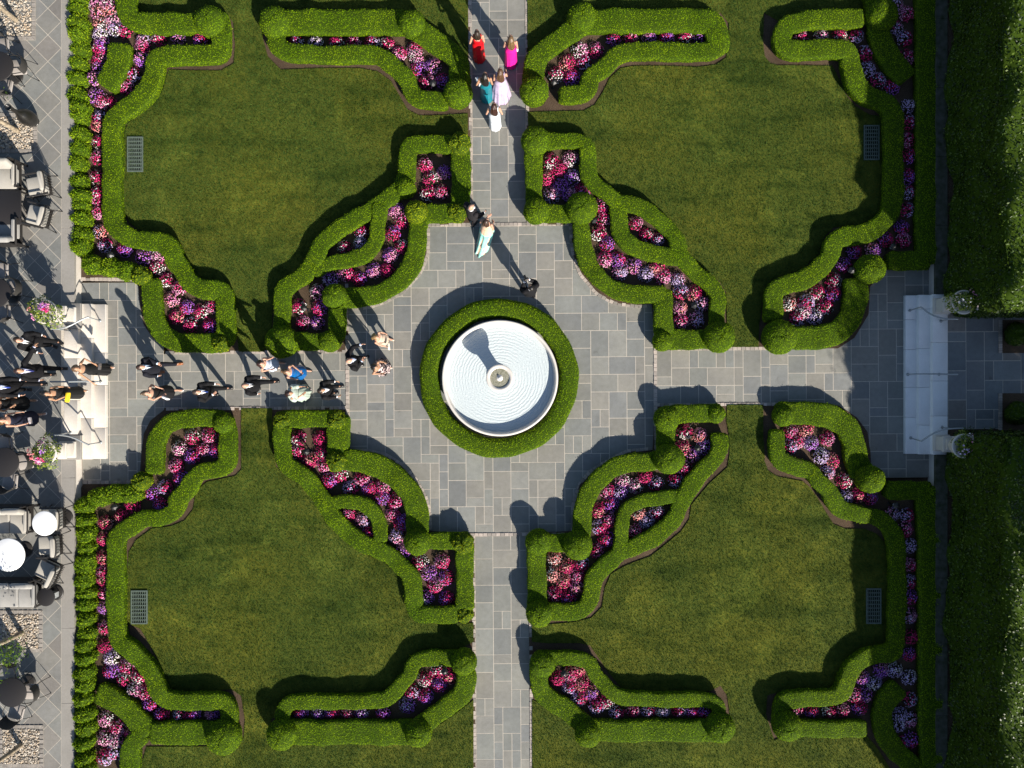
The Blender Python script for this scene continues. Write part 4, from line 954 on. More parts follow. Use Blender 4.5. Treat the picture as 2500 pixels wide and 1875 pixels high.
t = thing('fountain', 'round white marble fountain basin with a small mossy bowl at its centre', 'fountain', (fc.x, fc.y, 0))
m = MB(); m.lathe([(BR-.16,0),(BR-.05,.04),(BR-.06,.40),(BR-.01,.46),(BR,.53),(BR-.006,.555),(BR-.025,.565),(BR-.065,.565),(BR-.085,.55),(BR-.095,.50),(BR-.125,.33),(BR-.2,.30),(.2,.28)], 128, cap=True); m.build('basin', M['basin'], t)
m = MB(); m.lathe([(0.001,.335),(BR-.123,.335)], 96, cap=False); m.build('water', M['water'], t)
pd_ = m = MB(); m.lathe([(.36,.30),(.36,.42),(.33,.46),(.24,.52),(.20,.64),(.20,.82),(.22,.95),(.24,1.0)], 40); m.build('pedestal', M['basin'], t)
m = MB(); m.lathe([(.12,.99),(.24,1.02),(.36,1.10),(.415,1.19),(.42,1.205),(.41,1.215),(.36,1.215),(.315,1.20),(.29,1.15),(.2,1.10),(.02,1.08)], 56); bowl = m.build('bowl', M['basin'], t)
m = MB(); m.lathe([(.002,1.165),(.299,1.165)], 40, cap=False); m.build('bowl_water', M['moss'], bowl)
m = MB(); m.lathe([(.10,1.08),(.11,1.16),(.07,1.19),(.035,1.20),(.03,1.24),(.012,1.25)], 24); m.build('spout', M['basin'], bowl)

# ------------------------------------------------------------------ drain grates in the lawns
M['grate'] = mat('painted_cast_iron', (.10,.13,.11), .6, .2, noise=[(20, ('x',.7,.7,.7), .2)])
M['pit'] = mat('dark_pit', (.006,.007,.006), .9, .05)
for lab, c, r, x0, x1, y0, y1 in [('pale green iron drain grate at the left edge of the top-left lawn',0,0,1080,1202,1160,1445),('pale green iron drain grate at the left edge of the bottom-left lawn',0,3,1112,1240,165,438),('shaded iron drain grate at the right edge of the top-right lawn',3,0,865,985,1062,1345),('shaded iron drain grate at the right edge of the bottom-right lawn',3,3,885,1000,148,436)]:
    a, b_ = W(px(c,r,x0,y1), .06), W(px(c,r,x1,y0), .06); cx, cy = (a.x+b_.x)/2, (a.y+b_.y)/2; hx, hy = (b_.x-a.x)/2, (b_.y-a.y)/2
    t = thing('drain_grate', lab, 'drain grate', (cx, cy, .03), group='iron drain grates at the lawn edges')
    m = MB()
    for sx in (-1,1): m.box(sx*hx-.02 if sx > 0 else -hx-.02, sx*hx+.02 if sx > 0 else -hx+.02, -hy-.02, hy+.02, 0, .055)
    for sy in (-1,1): m.box(-hx+.02, hx-.02, sy*hy-.02, sy*hy+.02, 0, .055)
    m.build('frame', M['grate'], t)
    m = MB()
    for k in range(1,7): x = -hx+2*hx*k/7; m.box(x-.008, x+.008, -hy+.02, hy-.02, .02, .048)
    for k in range(1,9): y = -hy+2*hy*k/9; m.box(-hx+.02, hx-.02, y-.013, y+.013, .018, .052)
    m.build('bars', M['grate'], t)
    m = MB(); m.box(-hx, hx, -hy, hy, .004, .021); m.build('pit', M['pit'], t)

# ------------------------------------------------------------------ urns with flowers
M['urnleaf'] = mat('urn_foliage', (0,0,0), .5, .3, island=[(.03,.07,.008),(.08,.15,.01),(.16,.22,.02),(.28,.30,.05)], trans=.2)
def blossom_mesh(name, pts, mats, seed, rad=(.022,.038)):
    r = np.random.default_rng(seed); vs = [[] for _ in mats]; fs = [[] for _ in mats]
    for x, y, z, g_ in pts:
        nrm = np.array([x*1.3, y*1.3, .35]) + r.normal(0,.2,3); nrm /= np.linalg.norm(nrm)
        t = np.cross(nrm, [1,.3,.1]); t /= np.linalg.norm(t); w = np.cross(nrm, t); R = r.uniform(*rad); b = len(vs[g_])
        vs[g_].append(np.array([x,y,z])-nrm*.006)
        for k in range(10):
            an = 2*np.pi*k/10; rr = R*(1 if k % 2 == 0 else .72); vs[g_].append(np.array([x,y,z])+(t*math.cos(an)+w*math.sin(an))*rr+nrm*.004)
        for k in range(10): fs[g_].append((b, b+1+k, b+1+(k+1) % 10))
    return np_mesh(name, [(np.array(vs[i]), np.array(fs[i]), i, False) for i in range(len(mats)) if len(vs[i])], mats)
def urn(label, p, z, flowers, seed, spread=1.0, tall=.36):
    r = np.random.default_rng(seed)
    t = thing('stone_urn', label, 'planter urn', (p.x, p.y, z), group='stone urns at the ends of the steps')
    m = MB(); m.rbox(-.26,.26,-.26,.26,0,.09,.02); m.rbox(-.21,.21,-.21,.21,.09,.46,.015); m.rbox(-.25,.25,-.25,.25,.46,.53,.02); m.build('pedestal', M['limestone'], t)
    m = MB(); m.rbox(-.17,.17,-.17,.17,.531,.60,.015); m.lathe([(.15,.60),(.13,.63),(.07,.68),(.07,.72),(.11,.76),(.23,.80),(.30,.88),(.32,.98),(.31,1.06),(.34,1.10),(.37,1.12),(.37,1.15),(.34,1.16),(.29,1.13),(.02,1.11)], 36); m.build('urn', M['limestone'], t)
    n = 900; a = r.uniform(0,2*np.pi,n); q = np.sqrt(r.random(n)); hz = tall*(1-q**2)*r.uniform(.3,1,n)
    k = 1+.25*np.sin(2*a+seed)+.12*np.sin(5*a)
    c = np.stack([.42*spread*q*k*np.cos(a), .42*spread*q*k*np.sin(a), 1.13+hz-(q > .8)*r.uniform(0,.18,n)], 1)
    nn = np.stack([c[:,0]*1.6, c[:,1]*1.6, np.full(n,.35)],1)+r.normal(0,.35,(n,3)); nn /= np.linalg.norm(nn,axis=1,keepdims=True)
    tt = np.cross(nn, r.normal(0,1,(n,3))); tt /= np.linalg.norm(tt,axis=1,keepdims=True); w = np.cross(nn,tt); L = r.uniform(.045,.09,(n,1)); Wd = L*.55
    V = np.stack([c-tt*L*.5, c+w*Wd*.5, c+tt*L*.5, c-w*Wd*.5],1).reshape(-1,3)
    obj('foliage', np_mesh('foliage', [(V, np.arange(4*n).reshape(n,4),0,False)], M['urnleaf']), t)
    pts = []
    for cx, cy, rr, cnt, g_ in flowers:
        for _ in range(cnt):
            a = r.uniform(0,6.28); q = rr*math.sqrt(r.random()); x, y = cx+q*math.cos(a), cy+q*math.sin(a)
            pts.append((x, y, 1.17+tall*max(.1,1-(x*x+y*y)/(.45*spread)**2)+r.uniform(0,.05), g_))
    obj('blossoms', blossom_mesh('blossoms', pts, [M['fl'+k_] for k_ in 'RPWVLS'], seed), t)
urn('pale urn of magenta and purple flowers at the upper end of the left steps', W((168,770),TZ), TZ, [(.22,.1,.13,34,1),(.12,.16,.12,18,3),(.26,.02,.08,16,0),(-.3,.0,.12,10,5),(-.1,-.2,.1,8,1),(.0,.3,.2,6,2)], 3, 1.15)
urn('pale stone urn of pink and salmon flowers at the lower end of the left steps', W((168,1097),TZ), TZ, [(.02,-.22,.11,40,1),(.1,-.2,.08,10,0),(-.2,.0,.2,30,5),(.05,.35,.1,14,1),(.2,.05,.1,8,3),(-.35,.1,.1,12,5)], 5, 1.1)
urn('shaded urn of pink and white flowers at the upper end of the right steps', W((2296,748),RZ), RZ, [(.35,.05,.16,34,1),(.3,-.2,.14,16,2),(.15,.25,.15,18,1),(-.2,.0,.2,12,2)], 8, 1.0)
urn('shaded urn of sparse white flowers at the lower end of the right steps', W((2296,1081),RZ), RZ, [(.2,.1,.25,22,1),(-.15,-.1,.15,14,4),(.15,.3,.1,8,2),(.3,-.1,.1,10,1)], 11, .85, .26)

# ------------------------------------------------------------------ hand rails
M['rail'] = mat('grey_painted_steel', (.30,.32,.33), .35, .5, metal=.3)
def rail(label, pts, posts, scroll, group):
    o = Vector(pts[0]); o.z = 0
    t = thing('hand_rail', label, 'handrail', o, group=group)
    m = MB(); m.tube([Vector(p)-o for p in chaikin(pts, 2)], .026, 8); m.build('rail', M['rail'], t)
    for a, b in posts:
        m = MB(); m.tube([Vector(a)-o, Vector(b)-o], .02, 8); m.lathe([(.05,a[2]-o.z),(.05,a[2]+.012),(.02,a[2]+.02)], 12, c=(a[0]-o.x, a[1]-o.y)); m.build('post', M['rail'], t)
    m = MB(); c = Vector(scroll[0])-o; d = Vector(scroll[1])
    m.tube([c + d*(.07*math.cos(k/10*6.28*1.2)*(1-k/16)) + Vector((0,0,.07*math.sin(k/10*6.28*1.2)*(1-k/16))) for k in range(11)], .012, 6); m.build('scroll', M['rail'], t)
def WP(p, z): v = W(p, z); return (v.x, v.y, v.z)
hr = 'painted steel rails beside the steps'
rail('curved steel hand rail at the upper end of the left steps', [WP((124,803),1.22),WP((150,802),1.22),WP((168,797),1.18),WP((196,782),1.05),WP((214,774),1.0),WP((218,776),.96)],
     [((W((171,807),TZ).x,W((171,807),TZ).y,TZ),(W((126,803),1.22).x,W((171,807),TZ).y,1.21)), ((W((244,783),.14).x,W((244,783),.14).y,.14),WP((214,774),.99))], (WP((150,802),1.12),(1,0,0)), hr)
rail('straight steel hand rail across the middle of the left steps', [WP((122,932),1.22),WP((150,932),1.22),WP((212,931),1.02),WP((243,932),.94)],
     [((W((170,932),TZ).x,W((170,932),TZ).y,TZ),WP((150,932),1.2)), ((W((246,932),.14).x,W((246,932),.14).y,.14),WP((238,932),.94))], (WP((150,932),1.12),(1,0,0)), hr)
rail('curved steel hand rail at the lower end of the left steps', [WP((132,1062),1.22),WP((152,1062),1.22),WP((180,1068),1.16),WP((205,1081),1.03),WP((218,1087),.97)],
     [((W((172,1056),TZ).x,W((172,1056),TZ).y,TZ),WP((140,1062),1.2)), ((W((246,1080),.14).x,W((246,1080),.14).y,.14),WP((216,1085),.97))], (WP((152,1062),1.12),(1,0,0)), hr)
rail('curved steel hand rail at the upper end of the shaded right steps', [WP((2246,749),.92),WP((2252,752),.95),WP((2270,767),1.05),WP((2296,777),1.18),WP((2316,779),1.22),WP((2338,779),1.2)],
     [((W((2221,758),.13).x,W((2221,758),.13).y,.13),WP((2247,750),.92)), ((W((2297,784),RZ).x,W((2297,784),RZ).y,RZ),WP((2318,779),1.2))], (WP((2300,778),1.1),(1,0,0)), hr)
rail('straight dark hand rail across the middle of the shaded right steps', [WP((2218,914),.9),WP((2240,913),1.0),WP((2290,913),1.14),WP((2313,914),1.18),WP((2338,914),1.18)],
     [((W((2216,914),.13).x,W((2216,914),.13).y,.13),WP((2222,914),.9)), ((W((2292,914),RZ).x,W((2292,914),RZ).y,RZ),WP((2316,914),1.16))], (WP((2300,914),1.06),(1,0,0)), hr)
rail('curved steel hand rail at the lower end of the shaded right steps', [WP((2248,1078),.92),WP((2254,1074),.95),WP((2276,1059),1.06),WP((2300,1049),1.18),WP((2330,1046),1.22),WP((2352,1046),1.2)],
     [((W((2223,1069),.13).x,W((2223,1069),.13).y,.13),WP((2249,1077),.92)), ((W((2300,1043),RZ).x,W((2300,1043),RZ).y,RZ),WP((2322,1047),1.2))], (WP((2306,1048),1.1),(1,0,0)), hr)

# ------------------------------------------------------------------ tall laurel hedges on the right terrace
def tall_hedge(label, y0, y1, seed, top=2.78, x0=13.92, x1=17.6):
    r = random.Random(seed); V = []; F = []
    ny = int((y1-y0)/.3); prof = []
    nz, nx = 9, 11
    for k in range(nz): prof.append((x0 + .05*math.sin(k*1.3), RZ+.05 + (top-RZ-.25)*k/(nz-1)))
    for k in range(1, 5): a = math.pi/2*k/4; prof.append((x0+.28-.28*math.cos(a), top-.2+.2*math.sin(a)))
    for k in range(1, nx): prof.append((x0+.28+(x1-x0-.28)*k/(nx-1), top))
    prof.append((x1+.1, RZ))
    m = len(prof); ph = [r.uniform(0,6.28) for _ in range(8)]
    for i in range(ny+1):
        y = y0+(y1-y0)*i/ny
        for j, (x, z) in enumerate(prof):
            e = min(1, (y-y0)/.45, (y1-y)/.45); e = max(0, e); sh = math.sqrt(1-(1-e)**2)
            dx = .10*math.sin(y*1.1+z*.9+ph[0])+.07*math.sin(y*2.7-z*2.1+ph[1])+.05*math.sin(y*5.3+z*4+ph[2]); dz = .09*math.sin(y*.9+x*1.3+ph[3])+.07*math.sin(y*2.3-x*2.6+ph[4])+.05*math.sin(y*4.9+x*5+ph[5])
            V.append((x + (dx if j < nz+4 else 0) + (1-sh)*.35*(j < nz+4), y, max(RZ, z + (dz if j >= nz else 0) - (1-sh)*.35*(z > top-.4))))
    for i in range(ny):
        for j in range(m-1): F.append((i*m+j, i*m+j+1, (i+1)*m+j+1, (i+1)*m+j))
    F.append(tuple(reversed(range(m)))); F.append(tuple(ny*m+j for j in range(m)))
    t = tris_of(V, F); lv, lf = leaves_on(t, 620, .078, .042, .75, (-.08,.06), RZ+.05, seed, .4)
    lv2, lf2 = leaves_on(t, 160, .08, .045, .9, (-.22,-.05), RZ+.05, seed+1, .4)
    c = np.array((x0, (y0+y1)/2, RZ)); tri = [(q[0], q[k], q[k+1]) for q in F for k in range(1, len(q)-1)]
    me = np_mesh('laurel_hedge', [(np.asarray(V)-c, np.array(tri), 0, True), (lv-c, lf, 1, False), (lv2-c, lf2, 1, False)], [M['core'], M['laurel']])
    return tag(obj('laurel_hedge', me, None, c), label, 'hedge', 'tall laurel hedges on the right terrace')
tall_hedge('tall dark laurel hedge filling the upper right edge, sunlit along its crest', W((0,783),RZ).y+.12, 15.5, 21, 3.12)
tall_hedge('tall dark laurel hedge filling the lower right edge, mostly in shade', -15.5, W((0,1046),RZ).y-.1, 22, 3.14)


# planted corners where the right terrace path narrows
for lab, y0, y1, yb in (('low dark shrub in the upper corner bed beyond the right steps', 781, 862, 815),('low dark shrub in the lower corner bed beyond the right steps', 960, 1050, 1010)):
    m = MB(); a, b_ = W((2446,y1),RZ), W((2600,y0),RZ); m.box(a.x, b_.x, a.y, b_.y, RZ-.05, RZ+.012); tag(m.build('mulch_bed', M['soil']), kind='structure')
    m = MB()
    for q in range(14):
        y = a.y+(b_.y-a.y)*q/14; m.box(a.x-.11, a.x-.004, y+.005, y+(b_.y-a.y)/14-.005, RZ-.05, RZ+.03)
    tag(m.build('sett_edging', M['setts']), kind='structure')
    hid[0] += 1; c = W((2492,yb),RZ+.3); V = []; F = []
    for i in range(11):
        t_ = math.pi*i/10*.7
        for j in range(20):
            an = 2*math.pi*j/20; k = 1+.08*math.sin(3*an+hid[0])+.06*math.sin(5*an+3*t_); V.append((c.x+.42*k*math.sin(t_)*math.cos(an), c.y+.36*k*math.sin(t_)*math.sin(an), RZ+.25+.35*math.cos(t_)*k if math.cos(t_) > 0 else max(RZ, RZ+.25+.4*math.cos(t_))))
    for i in range(10):
        for j in range(20): q = (j+1) % 20; F.append((i*20+j,(i+1)*20+j,(i+1)*20+q,i*20+q))
    tag(obj('corner_shrub', leafy(V, F, 700, .07, .035, hid[0], (c.x,c.y,RZ), lm='laurel', name='corner_shrub', zmin=RZ), None, (c.x,c.y,RZ)), lab, 'shrub', 'low shrubs in the right terrace corner beds')
# corner_bed
# ------------------------------------------------------------------ terrace furniture
M['iron'] = mat('dark_bronze_iron', (.022,.020,.019), .5, .4)
M['mesh_seat'] = mat('grey_sling_fabric', (.34,.31,.29), .8, .2, noise=(220, ('x',.8,.8,.8), .2))
M['mesh_back'] = mat('dark_woven_mesh', (.045,.042,.040), .7, .3, noise=(260, ('x',.5,.5,.5), .2))
M['cushion'] = mat('oatmeal_cushion', (.36,.34,.305), .9, .1, noise=[(5, ('x',.93,.93,.92), .2),(150, ('x',.9,.9,.9), .2)], sheen=.2)
M['greycush'] = mat('grey_cushion', (.30,.292,.28), .9, .1, noise=[(5, ('x',.9,.9,.9), .2),(150, ('x',.88,.88,.88), .2)], sheen=.2)
M['tabletop'] = mat('dark_table_top', (.022,.020,.021), .55, .3, noise=(300, ('x',.6,.6,.6), .2))
M['cloth'] = mat('white_tablecloth', (.80,.80,.80), .8, .2)
M['glass'] = mat('clear_glass', (.75,.78,.78), .05, .5)
nt = M['glass'].node_tree; tr_ = nt.nodes.new('ShaderNodeBsdfTransparent'); ms_ = nt.nodes.new('ShaderNodeMixShader'); ms_.inputs[0].default_value = .25
nt.links.new(tr_.outputs[0], ms_.inputs[1]); nt.links.new(nt.nodes['Principled BSDF'].outputs[0], ms_.inputs[2]); nt.links.new(ms_.outputs[0], nt.nodes['Material Output'].inputs['Surface'])
M['bark'] = mat('pale_bark', (.34,.28,.20), .9, .1, noise=[(12, (.16,.13,.10), .15, 6)], bump=(40,.6,.02))
M['treeleaf'] = mat('tree_leaf', (0,0,0), .45, .35, island=[(.03,.075,.006),(.07,.14,.01),(.14,.21,.015)], trans=.25)

# every prototype faces +Y
def make_chair():
    t = empty('dining_chair', (0,0,0))
    m = MB(); m.rbox(-.235,.235,-.23,.24,.425,.465,.04); m.build('seat', M['mesh_seat'], t)
    m = MB(); rows = []
    for k in range(9):
        a = math.radians(200+140*k/8); x, y = .27*math.cos(a), -.08+.20*math.sin(a)
        rows.append([Vector((x,y,.50)), Vector((x*1.02,y-.03,.66)), Vector((x*1.0,y-.07,.86))])
    V = [p for r in rows for p in r]; V += [p+Vector((0,-.012,0)) for p in V]; F = []; n = 27
    for i in range(8):
        for j in range(2):
            q = (i*3+j, (i+1)*3+j, (i+1)*3+j+1, i*3+j+1); F += [q, tuple(n+a for a in reversed(q))]
    m.add(V, F, True); m.build('backrest', M['mesh_back'], t)
    m = MB(); m.tube([r[2]+Vector((0,-.006,0)) for r in rows], .012, 6); m.tube([r[0]+Vector((0,-.006,0)) for r in rows], .010, 6)
    for s in (-1,1): m.tube(chaikin([(s*.25,-.16,.62),(s*.29,0,.655),(s*.28,.18,.64),(s*.25,.22,.60),(s*.25,.2,.45)],2), .013, 6)
    m.build('arm_frame', M['iron'], t)
    for s in (-1,1):
        for f in (-1,1):
            m = MB(); m.tube(chaikin([(s*.2,f*.18,.43),(s*.25,f*.22,.32),(s*.265,f*(.25 if f > 0 else .30),0.0)],1), .011, 6); m.ell((s*.265,f*(.25 if f > 0 else .30),.012),(.02,.02,.012),8,5)
            m.build('leg', M['iron'], t)
    m = MB(); m.tube([(-.2,.18,.42),(.2,.18,.42),(.2,-.18,.42),(-.2,-.18,.42),(-.2,.18,.42)], .012, 6); m.build('seat_frame', M['iron'], t)
    return t
def make_armchair():
    t = empty('lounge_chair', (0,0,0))
    m = MB(); m.rbox(-.29,.29,-.22,.38,.30,.44,.05); m.build('seat_cushion', M['cushion'], t)
    m = MB(); T = Matrix.Translation((0,-.26,.60)) @ Matrix.Rotation(math.radians(14),4,'X'); m.rbox(-.30,.30,-.08,.08,-.18,.24,.06, M=T); m.build('back_cushion', M['cushion'], t)
    m = MB(); m.box(-.31,.31,-.28,.37,.26,.295); 
    for k in range(7): x = -.27+.09*k; m.tube([(x,-.33,.28),(x,-.43,.80)], .010, 6)
    m.tube(chaikin([(-.33,-.2,.58),(-.33,-.36,.80),(-.2,-.44,.82),(.2,-.44,.82),(.33,-.36,.80),(.33,-.2,.58)],2), .02, 6); m.build('frame', M['iron'], t)
    for s in (-1,1):
        m = MB(); m.rbox(s*.345-.028,s*.345+.028,-.34,.36,.56,.59,.012); m.tube([(s*.345,.3,.57),(s*.345,.34,.27)], .014, 6); m.build('armrest', M['iron'], t)
        for f in (-1,1):
            m = MB(); m.tube([(s*.30,f*.26,.27),(s*.36,f*.36-.02,0)], .016, 6); m.build('leg', M['iron'], t)
    return t
def make_sofa(nseat, cm):
    t = empty('outdoor_sofa', (0,0,0)); w = .60; tot = nseat*w
    for k in range(nseat):
        x = -tot/2+w*(k+.5)
        m = MB(); m.rbox(x-w/2+.006,x+w/2-.006,-.20,.46,.28,.43,.05); m.build('seat_cushion', M[cm], t)
        m = MB(); T = Matrix.Translation((x,-.26,.60)) @ Matrix.Rotation(math.radians(16),4,'X'); m.rbox(-w/2+.008,w/2-.008,-.09,.09,-.17,.26,.07, M=T); m.build('back_cushion', M[cm], t)
    m = MB(); m.box(-tot/2-.02,tot/2+.02,-.40,.45,.22,.275); m.box(-tot/2-.02,tot/2+.02,-.44,-.40,.22,.74); m.build('frame', M['iron'], t)
    for s in (-1,1):
        m = MB(); x = s*(tot/2+.05); m.rbox(x-.03,x+.03,-.42,.44,.54,.58,.012); m.box(x-.02,x+.02,.36,.42,.0,.54); m.box(x-.02,x+.02,-.42,-.36,.0,.54); m.build('armrest', M['iron'], t)
        m = MB(); x = s*(tot/2-.02); m.rbox(x-.07,x+.045,-.30,.38,.44,.60,.05); m.build('arm_cushion', M[cm], t)
    return t
def make_round_table(r, h, top, name='round_table'):
    t = empty(name, (0,0,0))
    m = MB(); m.lathe([(r-.03,h-.035),(r,h-.025),(r,h-.006),(r-.01,h)], 56); m.build('tabletop', M[top], t)
    m = MB(); m.lathe([(.05,.03),(.045,h-.2),(.09,h-.036)], 16); m.build('pedestal', M['iron'], t)
    m = MB(); m.lathe([(.25,0),(.25,.015),(.20,.03),(.05,.035)], 32); m.build('base', M['iron'], t)
    return t
def put(proto, p, face, label, cat, group, z=None):
    """face: compass angle of the front in degrees, 0 = east, 90 = north"""
    global TZ
    loc = (p.x, p.y, TZ); rz = math.radians(face-90)
    if 'label' in proto.keys(): return dup(proto, loc, rz, label, group)
    proto.location = loc; proto.rotation_euler = (0,0,rz); return tag(proto, label, cat, group)
chair_p = make_chair(); arm_p = make_armchair()
Q = TZ + .45
gC = 'grey sling dining chairs on the left terrace'; gA = 'cushioned lounge chairs on the left terrace'; gT = 'round tables on the left terrace'; gS = 'cushioned sofas on the left terrace'
for x, y, f, lab in [
 (47,164,185,'grey dining chair right of the topmost dark table, back to the garden'),(12,212,80,'grey dining chair below the topmost dark table'),(4,112,275,'grey dining chair above the topmost dark table, near the gravel'),
 (34,704,185,'grey dining chair right of the dark table above the steps'),(8,764,95,'grey dining chair below the dark table, left of the flower urn'),(2,660,270,'grey dining chair above the dark table, near the cushioned sofa'),
 (62,1127,190,'grey dining chair half hidden by the lower flower urn'),(25,1174,85,'grey dining chair below the dark table near the lower urn'),(13,1082,275,'grey dining chair between the crowd and the dark table below'),
 (77,1688,182,'grey dining chair right of the bottom dark table, back to the garden'),(40,1738,75,'grey dining chair below the bottom dark table, above the gravel square'),(26,1640,280,'grey dining chair above the bottom dark table, under the tree branch')]:
    put(chair_p, W((x,y),Q), f, lab, 'chair', gC)
for x, y, f, lab in [
 (94,452,190,'cushioned lounge chair in the sun, upper of two facing the square table'),(94,527,165,'cushioned lounge chair tilted beside the square table, lower of two'),
 (130,1266,180,'cushioned lounge chair partly hidden under the smaller white table'),(122,1332,182,'cushioned lounge chair just below the smaller white table'),(117,1396,155,'cushioned lounge chair turned askew above the small round side table')]:
    put(arm_p, W((x,y),Q), f, lab, 'lounge chair', gA)
t1 = make_round_table(.455, .74, 'tabletop')
for x, y, lab in [(-4,161,'dark round dining table nearest the top of the left terrace'),(-10,714,'dark round dining table left of the upper flower urn'),(10,1129,'dark round dining table left of the lower flower urn'),(28,1691,'dark round dining table nearest the bottom of the left terrace')]:
    put(t1, W((x,y),TZ+.74), 90, lab, 'table', gT)
t2 = make_round_table(.375, 1.0, 'cloth'); put(t2, W((108,1278),TZ+1.0), 90, 'smaller glaring white round table standing over a lounge chair', 'table', gT)
t3 = make_round_table(.51, .74, 'cloth'); put(t3, W((20,1355),TZ+.74), 90, 'larger glaring white round table cut by the left edge', 'table', gT)
t4 = make_round_table(.285, .50, 'tabletop'); put(t4, W((111,1458),TZ+.5), 90, 'small dark round side table at the end of the grey sofa', 'table', gT)
s1 = make_sofa(2, 'cushion'); put(s1, W((-8,425),Q), 270, 'oatmeal cushioned sofa above the dark square table, at the left edge', 'sofa', gS)
s2 = make_sofa(2, 'greycush'); put(s2, W((-6,566),Q), 90, 'grey sofa below the dark square table, at the left edge', 'sofa', gS)
s3 = make_sofa(3, 'cushion'); put(s3, W((-2,1268),Q), 270, 'oatmeal sofa left of the smaller white table', 'sofa', gS)
s4 = make_sofa(3, 'greycush'); put(s4, W((18,1448),Q), 270, 'three seat grey sofa below the larger white table', 'sofa', gS)
p = W((9,506), TZ+.45); t = thing('coffee_table', 'dark square coffee table between the two upper sofas', 'table', (p.x,p.y,TZ))
m = MB(); m.rbox(-.54,.54,-.54,.54,.41,.45,.02); m.build('tabletop', M['tabletop'], t)
for sx in (-1,1):
    for sy in (-1,1): m = MB(); m.box(sx*.5-.025,sx*.5+.025,sy*.5-.025,sy*.5+.025,0,.409); m.build('leg', M['iron'], t)
# glass lantern on the terrace
p = W((137,1450), TZ); t = thing('hurricane_lantern', 'square glass floor lantern with a black frame beside the small side table', 'lantern', (p.x,p.y,TZ))
m = MB()
for sx in (-1,1):
    for sy in (-1,1): m.box(sx*.11-.012,sx*.11+.012,sy*.11-.012,sy*.11+.012,.02,.42)
m.box(-.125,.125,-.125,.125,0,.02); m.box(-.125,.125,-.125,-.09,.42,.44); m.box(-.125,.125,.09,.125,.42,.44); m.box(-.125,-.09,-.09,.09,.42,.44); m.box(.09,.125,-.09,.09,.42,.44); m.build('frame', M['iron'], t)
m = MB()
for s in (-1,1): m.box(s*.105-.003,s*.105+.003,-.097,.097,.021,.419); m.box(-.097,.097,s*.105-.003,s*.105+.003,.021,.419)
m.build('glass', M['glass'], t)
m = MB(); m.lathe([(.045,.021),(.045,.22),(.04,.225)], 20); m.build('candle', M['cloth'], t)
# black bulbous vase
M['glaze'] = mat('black_glazed_metal', (.012,.011,.010), .28, .6)
p = W((66,287), TZ+.35); t = thing('garden_vase', 'tall black bulb-shaped vase with a long neck beside the gravel square', 'vase', (p.x,p.y,TZ))
m = MB(); m.lathe([(.12,0),(.14,.02),(.22,.15),(.255,.33),(.23,.50),(.14,.66),(.075,.78),(.06,.92),(.07,1.06),(.095,1.14),(.10,1.17),(.085,1.165),(.05,1.05)], 40); m.build('body', M['glaze'], t)
m = MB(); m.lathe([(.15,0),(.15,.025),(.12,.03)], 32); m.build('foot', M['glaze'], t)

